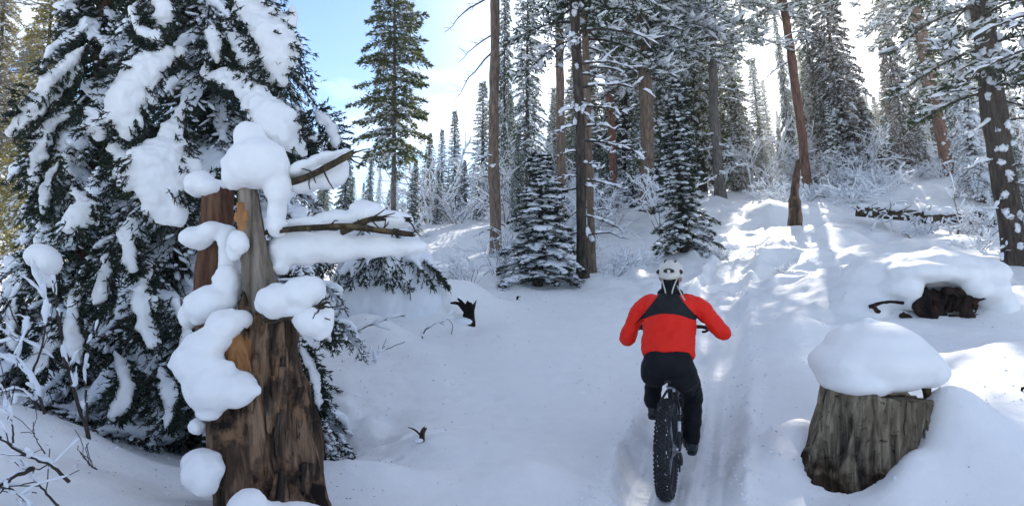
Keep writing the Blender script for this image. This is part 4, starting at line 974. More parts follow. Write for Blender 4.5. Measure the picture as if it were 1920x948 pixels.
# low boughs of a buried young tree right of the dead tree
r = thing('young_spruce', 'small drooping spruce bent to the snow under the dead tree branch, right of it', 'tree', loc=on_ground(722, 9.6)); b0 = np.array(r.location)
C, S = MB(), MB(); rs = np.random.RandomState(93); S.add(*ell((0, .1, .18), (.62, .5, .52))); S.add(*ell((-.35, -.1, .1), (.4, .35, .3))); S.add(*ell((.4, .0, .1), (.4, .35, .32)))
for k in range(26):
    a = k * 2.4; L = rs.uniform(.55, 1.0); d = np.array([math.cos(a), math.sin(a) * .8, 0]); s = np.linspace(0, 1, 9); h0 = rs.uniform(.35, .85)
    ax = np.array([0, 0, h0]) + d * (L * s)[:, None] + np.array([0, 0, 1]) * (.15 * s - (h0 * .85) * s * s)[:, None]
    gl = ground(ax[:, 0] + b0[0], ax[:, 1] + b0[1]) - b0[2] + .02; ax[:, 2] = np.maximum(ax[:, 2], gl)
    frond(C, S, ax, .22, rs, leaf=.06, leaf_w=.016, gap=.06, per=7, snow_w=rs.choice([.3, .5, .75]), snow_h=.45)
part('trunk', MB().add(*tube(resample([(0, 0, -.2), (0, 0, .5), (.02, 0, 1.0)], 8), np.linspace(.03, .01, 8), 8)), M_BARK, r)
part('crown', C, [M_NEEDLE, M_BARK], r, smooth=False); link('snow', remesh(S, 'snow', M_FROST, .03, 3, noise=[(.03, 4), (.015, 11)]), r); r.scale = (1.05, 1.05, 1.45)

# ------------------------------------------------------------------ dead tree in the foreground
YS = 3.9
base = on_ground(505, YS); base[2] = P(505, 930, YS)[2]
def L_(px, py, Y=YS): return P(px, py, Y) - base
dead = thing('dead_tree', 'broken dead tree with reddish rotten trunk, buried under big lumps of snow', 'tree', loc=base)
pw = lambda v: v / F * YS
V, fs = rugged([L_(512, 1010), L_(508, 940), L_(500, 900), L_(492, 850), L_(484, 800), L_(482, 750), L_(484, 700), L_(487, 650), L_(490, 610), L_(492, 585)] if False else resample([L_(515, 1030), L_(505, 940), L_(488, 800), L_(486, 700), L_(492, 590)], 90),
               np.interp(np.linspace(0, 1, 90), [0, .25, .6, .8, 1], [pw(122), pw(101), pw(83), pw(64), pw(38)]), np.interp(np.linspace(0, 1, 90), [0, .3, .8, 1], [.34, .27, .2, .12]), 150, .055, 3.6, 5, jag_top=.13, zs=.14)
part('trunk', MB().add(V, fs), M_SNAG, dead)
V, fs = rugged(resample([L_(505, 620), L_(490, 545), L_(478, 480), L_(472, 420), L_(463, 350)], 70), np.interp(np.linspace(0, 1, 70), [0, .3, .6, 1], [pw(34), pw(30), pw(24), pw(15)]), np.interp(np.linspace(0, 1, 70), [0, .5, 1], [.09, .07, .04]), 60, .016, 1.8, 8, jag_top=.05, zs=.2)
part('spire', MB().add(V, fs), M_SPIRE, dead)
V, fs = rugged(resample([L_(400, 660, 4.15), L_(395, 520, 4.15), L_(405, 440, 4.15), L_(408, 355, 4.15)], 60), np.interp(np.linspace(0, 1, 60), [0, .5, 1], [pw(36), pw(30), pw(34)]), .05, 50, .014, 1.6, 9, jag_top=.03, zs=.2)
part('splintered_slab', MB().add(V, fs), M_SLAB, dead)
V, fs = rugged(resample([L_(458, 440, 3.86), L_(455, 405, 3.86), L_(452, 380, 3.86)], 20), [pw(9)] * 7 + [pw(14)] * 6 + [pw(8)] * 7, .03, 24, .008, 1.6, 10, zs=.3)
part('heartwood', MB().add(V, fs), M_ORANGE, dead)
V, fs = rugged(resample([L_(442, 715, 3.69), L_(444, 665, 3.70), L_(438, 628, 3.74)], 24), [pw(26)] * 24, .05, 30, .012, 1.6, 12, jag_top=.03, zs=.3)
part('heartwood', MB().add(V, fs), M_ORANGE, dead)
for (pts, r0, r1, sd_) in [([(520, 350, 3.95), (580, 330, 3.86), (640, 300, 3.84), (664, 284, 3.9)], .023, .012, 1), ([(500, 436, 3.9), (560, 430, 3.82), (650, 426, 3.80), (720, 434, 3.85), (775, 440, 3.95)], .020, .014, 2),
                           ([(640, 436, 3.80), (700, 410, 3.9), (770, 412, 3.95)], .016, .012, 3), ([(500, 600, 3.8), (550, 592, 3.68), (607, 572, 3.66)], .020, .011, 4)]:
    pth = resample([L_(*q) for q in pts], 40)
    V, fs = rugged(pth, np.linspace(r0, r1, 40), np.linspace(r0, r1, 40), 18, .010, 1.5, sd_, side_axis=(0, 1, 0), jag_top=.02)
    br = part('branch', MB().add(V, fs), M_MOSS, dead)
    rsb = np.random.RandomState(sd_); B = MB()
    for q in range(7):
        o = pth[rsb.randint(8, 39)]; d = unit(np.array([rsb.normal() * .7 + .5, -.4, rsb.normal() * .6])); B.add(*tube(o + d * np.linspace(0, rsb.uniform(.05, .16), 4)[:, None] + rsb.normal(size=(4, 3)) * .006, np.linspace(.006, .003, 4), 4))
    part('twigs', B, M_TWIG, br)
# dark bark plates on the right flank of the trunk
rsb = np.random.RandomState(17)
for k in range(44):
    t = rsb.uniform(.15, .92); zc = L_(0, np.interp(t, [0, 1], [1000, 600]))[2]
    cx = L_(np.interp(t, [0, .5, 1], [512, 486, 492]), 800)[0]; rw = np.interp(t, [0, .25, .6, .8, 1], [pw(140), pw(106), pw(84), pw(66), pw(40)])
    a = rsb.uniform(-2.4, -.15); c = np.array([cx + rw * math.cos(a) * .98, .22 * math.sin(a) * np.interp(t, [0, 1], [1.3, .8]), zc])
    V, fs = rugged(resample([c + [0, 0, -rsb.uniform(.05, .12)], c, c + [rsb.normal() * .01, 0, rsb.uniform(.05, .2)]], 14), rsb.uniform(.010, .026) * np.sin(np.linspace(.4, 2.7, 14)), .012, 12, .010, 2.4, k, side_axis=(-math.sin(a), math.cos(a), 0))
    part('bark_plate', MB().add(V, fs), M_BARK if rsb.rand() < .35 and a > -1.2 else M_SNAG, dead)

def clump(label, specs, voxel=.014, loc=None, name='snow_clump', noise=None, cat='snow clump', smooth=8, group='snow masses on the dead tree'):
    """A rounded mass of snow: list of (px, py, Y, rx_px, rz_px, ry_m) lumps, merged and smoothed."""
    pts = [P(s_[0], s_[1], s_[2]) for s_ in specs]; o = np.mean(pts, 0); mb = MB()
    for s_, p in zip(specs, pts):
        k = s_[2] / F; R_ = rotm(y=math.radians(s_[6])) if len(s_) > 6 else None
        mb.add(*ell(p - o, (s_[3] * k, s_[5], s_[4] * k), R_))
        rq = np.random.RandomState(int(s_[0] * 3 + s_[1])); rm = min(s_[3] * k, s_[4] * k, s_[5])
        for q in range(5):
            v = unit(rq.normal(size=3)); v[1] = -abs(v[1]) * .5; rr_ = rm * rq.uniform(.16, .38)
            mb.add(*ell(p - o + v * [s_[3] * k, s_[5], s_[4] * k] * .93, (rr_ * 1.2, rr_, rr_), base=ICO2))
    me = remesh(mb, name, M_SNOW, voxel, smooth, .5, noise=noise if noise else [(.014, 6.0), (.006, 16.0), (.002, 50)])
    r = link(name, me, loc=o); tag(r, label, cat, group); return r
clump('big round ball of snow on the top of the dead tree', [(482, 305, 3.85, 60, 48, .17), (468, 262, 3.85, 30, 34, .1), (510, 310, 3.85, 34, 36, .14), (440, 330, 3.85, 22, 24, .1), (522, 350, 3.86, 22, 40, .08), (520, 390, 3.88, 17, 48, .06), (520, 425, 3.88, 20, 24, .07)])
clump('curved shelf of snow lying along the upper dead branch', [(565, 318, 3.95, 34, 12, .10, -20), (610, 298, 3.98, 40, 9, .09, -22), (648, 284, 4.0, 14, 5, .06, -22)])
clump('smooth rounded sheet of snow hanging below the upper dead branch', [(575, 345, 3.98, 36, 14, .09, -8), (615, 332, 3.98, 38, 22, .09, -14), (640, 312, 3.98, 18, 26, .07), (556, 345, 3.98, 24, 8, .06)])
clump('long ridge of snow with a high hump along the top of the lower dead branch', [(690, 400, 3.98, 34, 30, .12), (640, 412, 3.98, 50, 16, .10), (575, 418, 3.98, 60, 11, .09), (735, 412, 4.0, 40, 15, .09), (545, 420, 3.97, 30, 10, .08)])
clump('long smooth slab of snow hanging below the lower dead branch', [(560, 464, 3.95, 58, 32, .085), (620, 462, 3.98, 60, 30, .085), (690, 460, 4.0, 58, 24, .08), (760, 462, 4.02, 42, 17, .07), (530, 470, 3.93, 26, 30, .07), (525, 500, 3.93, 18, 18, .05)])
clump('rounded snow lump on the middle dead branch right of the trunk', [(520, 562, 3.70, 38, 30, .11), (568, 548, 3.70, 36, 30, .11), (590, 540, 3.72, 22, 24, .09), (555, 580, 3.72, 26, 16, .08)])
clump('half-round bulge of snow under the middle dead branch', [(590, 604, 3.70, 34, 28, .09), (605, 588, 3.72, 20, 22, .07), (570, 598, 3.72, 22, 12, .06)])
clump('large snow mass like a big foot on the left side of the dead trunk', [(372, 680, 3.62, 46, 40, .14), (400, 725, 3.60, 52, 46, .15), (445, 730, 3.60, 36, 34, .12), (390, 640, 3.66, 44, 26, .12), (425, 605, 3.7, 36, 28, .11), (445, 600, 3.72, 24, 20, .09), (352, 675, 3.64, 26, 32, .10), (392, 775, 3.6, 24, 14, .07)])
clump('egg-shaped snow lump left of the dead trunk above the large snow mass', [(400, 566, 3.85, 44, 30, .11), (385, 575, 3.84, 36, 30, .10), (430, 530, 3.9, 26, 36, .09), (355, 590, 3.9, 16, 24, .07)])
clump('small pillow of snow on the broken slab left of the spire', [(368, 445, 4.0, 30, 20, .10), (400, 432, 4.0, 26, 16, .09), (430, 452, 4.0, 18, 32, .08), (432, 490, 4.0, 20, 30, .07)])
clump('small cone of snow tucked between the slab and the spire', [(448, 455, 3.8, 18, 22, .06), (440, 470, 3.82, 12, 20, .05)], voxel=.010)
clump('snow cap on the top of the reddish slab behind the spire', [(395, 352, 4.15, 34, 18, .10), (375, 345, 4.15, 26, 24, .1)])
clump('snow lump low at the left foot of the dead tree', [(378, 885, 3.55, 32, 34, .11), (380, 862, 3.6, 34, 20, .11), (385, 905, 3.52, 22, 24, .09), (405, 880, 3.55, 14, 20, .06)])
clump('tiny snow ball stuck beside the trunk below the large snow mass', [(370, 800, 3.7, 14, 14, .05)], voxel=.009)
clump('rounded snow lump at the foot of the dead tree cut by the bottom edge', [(462, 945, 3.35, 32, 28, .10), (550, 965, 3.4, 60, 20, .12), (500, 960, 3.4, 40, 18, .1)])

# ------------------------------------------------------------------ bare twiggy bushes at the lower left
def bush(label, loc_px, Y, stems, mat=M_TWIG, snow=.016, name='bare_bush'):
    """Stems given as photo points with distance."""
    b_ = on_ground(loc_px, Y); r = thing(name, label, 'bush', loc=b_); S = MB()
    rs = np.random.RandomState(int(loc_px * 7) % 999)
    for pts, r0 in stems:
        pth = resample(np.array([P(*q) for q in pts]) - b_, 16); pth += rs.normal(size=pth.shape) * r0 * .3
        B = MB().add(*tube(pth, np.linspace(r0, r0 * .45, 16), 7))
        for q in range(6):
            k = rs.randint(3, 15); L = rs.uniform(.06, .28); d = unit(unit(pth[min(k + 1, 15)] - pth[k - 1]) + rs.normal(size=3) * .6)
            tw = pth[k] + d * (L * np.linspace(0, 1, 5))[:, None] + rs.normal(size=(5, 3)) * .006; B.add(*tube(tw, np.linspace(r0 * .5, .0025, 5), 4))
            if rs.rand() < .8: snow_line(S, tw, snow * .75, rs)
        part('stem', B, mat, r)
        snow_line(S, pth[2:] + [0, 0, r0 * .6], snow * .9, rs)
    part('snow', S, M_FROST, r); return r
bush('leaning dark stem with a snow cap, in front of the left spruce', 165, 4.5, [([(168, 825, 4.4), (150, 760, 4.35), (118, 650, 4.3), (105, 560, 4.3), (98, 515, 4.3)], .014), ([(165, 790, 4.45), (160, 700, 4.5), (168, 630, 4.5)], .009),
      ([(125, 690, 4.3), (90, 665, 4.25), (50, 640, 4.2), (30, 630, 4.2)], .006), ([(110, 600, 4.3), (85, 590, 4.3), (60, 600, 4.3)], .005)])
clump('rounded snow cap on the tip of the leaning dark stem', [(78, 480, 4.35, 26, 22, .10), (95, 492, 4.32, 16, 26, .08)], voxel=.014, group=None)
bush('tangle of dark snowy stems at the left edge below the spruce', 60, 4.3, [([(85, 775, 4.1), (60, 710, 4.1), (30, 680, 4.1), (0, 670, 4.1)], .009), ([(70, 760, 4.2), (40, 730, 4.2), (0, 735, 4.2)], .008), ([(60, 700, 4.2), (80, 640, 4.2), (85, 560, 4.2), (60, 500, 4.2)], .007),
      ([(20, 700, 4.2), (40, 640, 4.2), (20, 580, 4.2), (5, 540, 4.2)], .006)], snow=.017)
bush('dark broken sticks in the snow at the bottom left corner', 40, 3.5, [([(130, 900, 3.3), (90, 870, 3.2), (45, 850, 3.1), (-10, 815, 3.1)], .009), ([(60, 880, 3.2), (20, 895, 3.1), (-10, 930, 3.0)], .013), ([(110, 948, 3.2), (70, 905, 3.2), (40, 860, 3.2)], .006),
      ([(25, 830, 3.4), (22, 790, 3.4), (16, 755, 3.4)], .005), ([(0, 905, 3.1), (40, 930, 3.1), (60, 960, 3.1)], .006)], snow=.014)
bush('two short dark twigs lying on the smooth snow bank at left', 165, 4.2, [([(182, 880, 4.0), (165, 866, 4.0), (150, 848, 4.0)], .005), ([(85, 850, 3.9), (72, 830, 3.9), (62, 810, 3.9)], .004)], snow=.0)
bush('dead bush with snowy twigs in the hollow right of the dead tree', 700, 8.4, [([(640, 640, 8.2), (670, 620, 8.2), (720, 600, 8.2), (760, 590, 8.3)], .012), ([(700, 690, 7.8), (715, 660, 7.8), (760, 640, 7.9)], .008), ([(790, 640, 8.6), (800, 615, 8.6), (835, 600, 8.7)], .010), ([(620, 700, 7.8), (660, 690, 7.8), (690, 680, 7.9)], .010)], snow=.03)

# birch twigs at the far left
r = thing('birch_tree', 'bare pale birch twigs in the top left corner against the sky', 'tree', loc=on_ground(-75, 8)); b_ = np.array(r.location); B = MB(); rs = np.random.RandomState(98)
part('trunk', MB().add(*tube(resample([(0, 0, -.2), (.1, 0, 2), (.0, 0, 5.5)], 20), np.linspace(.07, .02, 20), 10)), M_TWIG_PALE, r)
for k in range(34):
    z = rs.uniform(1.8, 5); L = rs.uniform(.6, 1.5); d = unit(np.array([1, rs.normal() * .4, rs.uniform(.1, .9)])); s = np.linspace(0, 1, 8)[:, None]
    ax = np.array([.05, 0, z]) + d * L * s + np.array([0, 0, -.35]) * L * s ** 2 + rs.normal(size=(8, 3)) * .02; B.add(*tube(ax, np.linspace(.011, .003, 8), 4))
    for q in range(7):
        o = ax[rs.randint(2, 8)]; d2 = unit(d + rs.normal(size=3) * .5); B.add(*tube(o + d2 * np.linspace(0, rs.uniform(.15, .5), 5)[:, None] + rs.normal(size=(5, 3)) * .012, np.linspace(.006, .003, 5), 3))
part('twigs', B, M_TWIG_PALE, r)

# ------------------------------------------------------------------ the stump on the right
YT = 4.75
b_ = P(1625, 935, YT); st = thing('tree_stump', 'wide grey weathered stump under a thick rounded cap of snow', 'stump', loc=b_)
LS = lambda px, py, Y=YT: P(px, py, Y) - b_
kx = YT / F
pth = resample([LS(1582, 1010), LS(1594, 930), LS(1622, 830), LS(1645, 735)], 70)
a = np.linspace(0, 2 * np.pi, 130, endpoint=False)
V, fs = rugged(pth, np.interp(np.linspace(0, 1, 70), [0, .25, .6, 1], [110 * kx, 102 * kx, 96 * kx, 94 * kx]), np.interp(np.linspace(0, 1, 70), [0, 1], [.36, .30]), 130, .034, 4.5, 4, zs=.07)
# broken rim: high spike on the left, dip beside it, even rise to the right
nS = 130; B_ = V[:70 * nS].reshape(70, nS, 3); ang = (B_[-1, :, 0] - pth[-1, 0]) / (94 * kx)
front = B_[-1, :, 1] < pth[-1, 1]
rim = np.interp(ang, [-1, -.86, -.55, -.35, 0, .5, .9, 1], [.085, .05, -.01, -.02, .0, .02, .05, .0]) + .012 * vnoise(np.stack([ang * 9, front * 3., 0 * ang], -1))
wgt = np.clip((np.linspace(0, 1, 70) - .75) / .25, 0, 1)[:, None]; B_[..., 2] += wgt * rim[None]; V[:70 * nS] = B_.reshape(-1, 3); V[-1, 2] -= .02
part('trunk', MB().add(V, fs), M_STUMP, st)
for k in range(34):    # loose vertical splinters and strips of bark
    rsb = np.random.RandomState(200 + k); aa = rsb.uniform(-PI + .1, -.1); t = rsb.uniform(.3, .85)
    c = np.array([np.interp(t, np.linspace(0, 1, 70), pth[:, 0]), np.interp(t, np.linspace(0, 1, 70), pth[:, 1]), np.interp(t, np.linspace(0, 1, 70), pth[:, 2])]) + np.array([math.cos(aa) * 99 * kx, math.sin(aa) * .335, 0])
    hl = rsb.uniform(.04, .14)
    V, fs = rugged([c + [0, 0, z] for z in np.linspace(-hl, hl, 8)], .010 * np.sin(np.linspace(.3, 2.85, 8)) + .002, .006, 8, .003, 1.5, k, side_axis=(-math.sin(aa), math.cos(aa), 0))
    part('splinter', MB().add(V, fs), M_STUMP, st)
V, fs = rugged(resample([LS(1728, 790), LS(1742, 770), LS(1738, 735), LS(1736, 722)], 14), [.03] * 14, .03, 14, .012, 1.5, 5, jag_top=.03); part('mossy_bark', MB().add(V, fs), M_MOSS, st)
V, fs = rugged(resample([LS(1522, 905, 4.7), LS(1530, 870, 4.72), LS(1548, 835, 4.75)], 14), np.linspace(.05, .03, 14), .05, 16, .02, 1.5, 6); part('root', MB().add(V, fs), M_ROOT, st)
clump('thick smooth mushroom-shaped cap of snow on the wide grey stump', [(1645, 672, YT, 106, 50, .41), (1640, 645, YT, 88, 42, .34), (1645, 696, YT, 90, 36, .36), (1600, 712, YT - .05, 60, 26, .30), (1570, 680, YT, 44, 34, .3), (1725, 690, YT, 38, 36, .28), (1612, 725, YT, 30, 14, .30)],
      voxel=.02, cat='snow cap', smooth=14, noise=[(.012, 3.0), (.004, 12.0)], group=None)

# ------------------------------------------------------------------ upturned roots under a snow hood
YR = 8.2
rb = P(1765, 612, YR - .1); rt = thing('root_wad', 'black tangle of upturned roots under a broad hood of snow at right', 'roots', loc=rb); rsb = np.random.RandomState(66)
LR = lambda px, py, Y=YR: P(px, py, Y) - rb
V, fs = rugged(resample([LR(1762, 640, YR + .3), LR(1765, 580, YR + .3), LR(1768, 515, YR + .3)], 30), np.interp(np.linspace(0, 1, 30), [0, .5, 1], [.40, .44, .46]), .12, 60, .10, 4.5, 3, jag_top=.05, zs=.12); part('trunk', MB().add(V, fs), M_ROOT, rt)  # black earth plate added behind the roots, darkens the hollow in place of shade
for pts, r0 in [([(1742, 600), (1740, 565), (1733, 538)], .05), ([(1790, 580), (1805, 560), (1822, 590)], .045), ([(1745, 575), (1720, 600), (1700, 590)], .03), ([(1770, 545), (1800, 545), (1830, 575)], .05), ([(1690, 590), (1715, 604), (1750, 612)], .04),
                ([(1725, 535), (1740, 570), (1752, 600)], .035), ([(1630, 575), (1660, 566), (1695, 568)], .022), ([(1810, 555), (1815, 580), (1800, 596)], .04), ([(1635, 572), (1645, 582), (1650, 584)], .03), ([(1780, 590), (1810, 592), (1842, 590)], .018)]:
    V, fs = rugged(resample([LR(x, y, YR - .25 + .08 * rsb.rand()) for x, y in pts], 16), np.linspace(r0, r0 * .6, 16), r0 * .8, 14, r0 * .35, 1.6, rsb.randint(99)); part('root', MB().add(V, fs), M_ROOT, rt)
for k in range(17):    # hanging and upright root strands in the hollow
    x0 = rsb.uniform(1712, 1838); yb = rsb.uniform(575, 606); yt = max(546, yb - rsb.uniform(15, 60)); dY = rsb.uniform(.02, .26); w_ = rsb.choice([.008, .014, .03, .042])
    V, fs = rugged(resample([LR(x0, yb, YR - dY), LR(x0 + rsb.normal() * 14, (yb + yt) / 2, YR - dY - .04), LR(x0 + rsb.normal() * 24, yt, YR - dY + .05)], 10), np.linspace(w_ * 1.3, w_, 10), w_, 8, w_ * .4, 1.6, k)
    part('root', MB().add(V, fs), M_ROOT, rt)
clump('broad domed hood of snow over the black upturned roots', [(1745, 508, 8.6, 122, 38, .66), (1695, 515, 8.75, 112, 38, .62), (1795, 511, 8.5, 84, 37, .62), (1640, 560, 8.7, 80, 42, .55), (1740, 503, 8.5, 100, 32, .6), (1852, 580, 8.35, 36, 62, .46), (1832, 540, 8.3, 38, 34, .5),
       (1730, 508, 8.15, 66, 20, .36), (1790, 512, 8.15, 50, 20, .34), (1690, 540, 8.15, 34, 22, .26), (1708, 558, 8.08, 13, 26, .13), (1612, 582, 8.45, 52, 30, .42), (1866, 615, 8.2, 34, 30, .38), (1826, 540, 8.0, 24, 20, .22), (1780, 600, 9.3, 110, 60, .3)],
      voxel=.028, name='snow_hood', cat='snow mound', smooth=14, noise=[(.022, 1.8), (.012, 6.0), (.005, 18)], group=None)

# ------------------------------------------------------------------ fat bike
M_BLACK = flat_mat('black_paint', (0.012, 0.013, 0.015), 0.35, var=.2)
M_RUBBER = flat_mat('tyre_rubber', (0.016, 0.017, 0.020), 0.75, var=.35, scale=25, bump=.3)
M_SILVER = flat_mat('silver_metal', (0.55, 0.56, 0.58), 0.3, 1.0, var=.1)
M_STEEL = flat_mat('dark_steel', (0.09, 0.09, 0.10), 0.35, 0.9, var=.2)
M_WHITE = flat_mat('white_decal_glint', (0.65, 0.66, 0.68), 0.4, var=.05)
YAW = math.radians(-19.5)
c0 = P(1253, 935, 4.98); fx, fy = math.sin(-YAW), math.cos(-YAW)
z0 = gz(c0[0], c0[1]) - .012; z1 = gz(c0[0] + 1.12 * fx, c0[1] + 1.12 * fy) - .012
PB = math.atan2(z1 - z0, 1.12)
def bike_pose(o):
    o.location = (c0[0], c0[1], z0); o.rotation_mode = 'XYZ'; o.rotation_euler = (PB, 0, YAW); o.scale = (.975, .975, .975)
bike = thing('fat_bike', 'black fat bike with very wide knobbly tyres, ridden up the trail', 'bicycle'); bike_pose(bike)
WR = .365
def wheel(y, front=False):
    mb = MB(); mb.add(*torus((0, y, WR), .292, .010, 60, 8, r2=.042)); mb.add(*torus((0, y, WR), .283, .012, 60, 8, r2=.036))
    wv = part('wheel', mb, M_BLACK, bike)
    V, F_ = torus((0, y, WR), .318, .046, 84, 16, r2=.055); part('tyre', MB().add(V, F_), M_RUBBER, wv)
    T_ = MB()
    for k in range(66):
        a0 = 2 * PI * k / 66
        for q, (lx, wd_, dl) in enumerate([(-.047, .015, 0), (-.026, .016, .5), (-.008, .013, 0), (.008, .013, .5), (.026, .016, 0), (.047, .015, .5)]):
            a = a0 + dl * 2 * PI / 66; rr_ = .318 + .046 * math.sqrt(max(0, 1 - (lx / .0555) ** 2)) + .003
            tilt = lx / .055 * .75
            R_ = rotm(x=a - PI / 2) @ rotm(y=tilt)
            T_.add(*box((lx, y + rr_ * math.cos(a), WR + rr_ * math.sin(a)), (wd_, .017, .012), R_))
    part('tread', T_, M_RUBBER, wv, smooth=False, kind='stuff')
    CS = MB(); rs = np.random.RandomState(int(y * 10) + 3); nn = 110; a = rs.rand(nn) * 2 * PI; lx = rs.choice([-1, 1], nn) * rs.uniform(.018, .05, nn); rr_ = .318 + .045 * np.sqrt(1 - (lx / .0555) ** 2)
    lumps(CS, np.stack([lx, y + rr_ * np.cos(a), WR + rr_ * np.sin(a)], -1), np.stack([0 * a, -np.sin(a), np.cos(a)], -1), rs.uniform(.003, .012, nn), rs.uniform(.002, .006, nn), rs.uniform(.002, .004, nn), rs)
    part('caked_snow', CS, M_FROST, wv, smooth=False, kind='stuff')
    h = MB().add(*tube([(-.09, y, WR), (-.05, y, WR), (.05, y, WR), (.09, y, WR)], [.012, .026, .026, .012], 14)); hb = part('hub', h, M_STEEL, wv)
    sp = MB()
    for k in range(32):
        a = 2 * PI * k / 32; sx = (-1) ** k; a2 = a + (.35 if (k // 2) % 2 else -.35)
        sp.add(*tube([(sx * .042, y + .026 * math.cos(a2), WR + .026 * math.sin(a2)), (sx * .012, y + .284 * math.cos(a), WR + .284 * math.sin(a))], .0013, 4))
    part('spokes', sp, M_SILVER, wv)
    rt_ = MB().add(*torus((-.072, y, WR), .078, .010, 40, 4, r2=.0012)); part('brake_disc', rt_, M_SILVER, wv)
    return wv
wheel(0.0); wheel(1.12)
def bt(name, pts, r, mat=M_BLACK, parent=None, sides=12, **k):
    return part(name, MB().add(*tube(resample(pts, 14), r, sides, **k)), mat, parent or bike)
BB = (0, .47, .315)
fr = MB()
for pts, r_ in [([BB, (0, .38, .52), (0, .30, .74)], .019), ([BB, (0, .72, .52), (0, .955, .74)], .027), ([(0, .31, .70), (0, .62, .765), (0, .93, .83)], .021), ([(0, .965, .70), (0, .925, .86)], .026)]:
    fr.add(*tube(resample(pts, 12), r_, 12))
for s_ in (-1, 1):
    fr.add(*tube(resample([(s_ * .02, .46, .31), (s_ * .075, .30, .33), (s_ * .088, .12, .35), (s_ * .092, 0, WR)], 12), .012, 10))
    fr.add(*tube(resample([(s_ * .02, .31, .71), (s_ * .072, .24, .62), (s_ * .085, .12, .50), (s_ * .092, 0, WR)], 12), .010, 10))
fr.add(*tube([(-.045, .47, .315), (.045, .47, .315)], .026, 14))
part('frame', fr, M_BLACK, bike)
for a_, b__ in [((.030, .30, .735), (.034, .285, .71)), ((.076, .235, .605), (.080, .19, .565)), ((.083, .14, .53), (.086, .09, .47))]:
    part('decal_glint', MB().add(*tube([a_, b__], .0125, 8)), M_WHITE, bike)  # white decal strips, light reflections on the right stay put in as colour
fk = MB()
for s_ in (-1, 1): fk.add(*tube(resample([(s_ * .075, .985, .755), (s_ * .085, 1.05, .55), (s_ * .085, 1.12, WR)], 12), np.linspace(.019, .013, 12), 10))
fk.add(*box((0, .975, .755), (.17, .045, .05))); part('fork', fk, M_BLACK, bike)
bt('seat_post', [(0, .32, .68), (0, .285, .78), (0, .27, .825)], .0145); part('seat_clamp', MB().add(*torus((0, .303, .742), .021, .006, 20, 8, axis='z', r2=.010)), M_SILVER, bike)
V, F_ = ell((0, .245, .835), (.072, .09, .028)); sdl = MB().add(V, F_); sdl.add(*ell((0, .34, .84), (.028, .12, .022)))
link('saddle', remesh(sdl, 'saddle', M_BLACK, .008, 4), bike)
bt('handlebar', [(-.37, .765, 1.035), (-.2, .80, 1.045), (0, .83, 1.03), (.2, .80, 1.045), (.37, .765, 1.035)], .0155)
bt('stem', [(0, .915, .88), (0, .905, .94), (0, .835, 1.03)], .02)
for s_ in (-1, 1):
    g_ = bt('grip', [(s_ * .25, .79, 1.043), (s_ * .31, .78, 1.04), (s_ * .375, .765, 1.035)], .0185, M_RUBBER)
    bt('brake_lever', [(s_ * .21, .80, 1.04), (s_ * .24, .835, 1.02), (s_ * .33, .835, 1.0)], .006, M_STEEL)
    sgn = s_; th = math.radians(-70 if s_ > 0 else 110)
    py_, pz_ = BB[1] + .17 * math.cos(th), BB[2] + .17 * math.sin(th)
    ca = part('crank', MB().add(*tube([(s_ * .06, BB[1], BB[2]), (s_ * .085, py_, pz_)], [.017, .012], 8)), M_STEEL, bike)
    part('pedal', MB().add(*box((s_ * .14, py_, pz_), (.095, .09, .018))), M_STEEL, bike)
ch = MB(); ch.add(*torus((.05, BB[1], BB[2]), .068, .008, 40, 6, r2=.003)); part('chainring', ch, M_STEEL, bike)
cs = MB()
for k, rr_ in enumerate([.055, .047, .040, .033, .027, .022]): cs.add(*torus((.050 + k * .0055, 0, WR), rr_ - .006, .006, 32, 4, r2=.0016))
cs.add(*tube([(.045, 0, WR), (.085, 0, WR)], .018, 12)); part('cassette', cs, M_SILVER, bike)
dr_ = MB(); dr_.add(*tube(resample([(.095, .0, .345), (.105, -.02, .30), (.10, .01, .25)], 8), .014, 8)); dr_.add(*box((.085, .03, .235), (.012, .035, .11), rotm(x=.5))); dr_.add(*torus((.085, .01, .27), .018, .006, 16, 6)); dr_.add(*torus((.085, .05, .19), .018, .006, 16, 6)); part('derailleur', dr_, M_BLACK, bike)
bt('chain', [(.055, BB[1], BB[2] + .068), (.055, .2, .40), (.055, 0, WR + .045)], .0035, M_STEEL, sides=5); bt('chain', [(.055, BB[1], BB[2] - .068), (.07, .25, .21), (.085, .05, .175)], .0035, M_STEEL, sides=5)

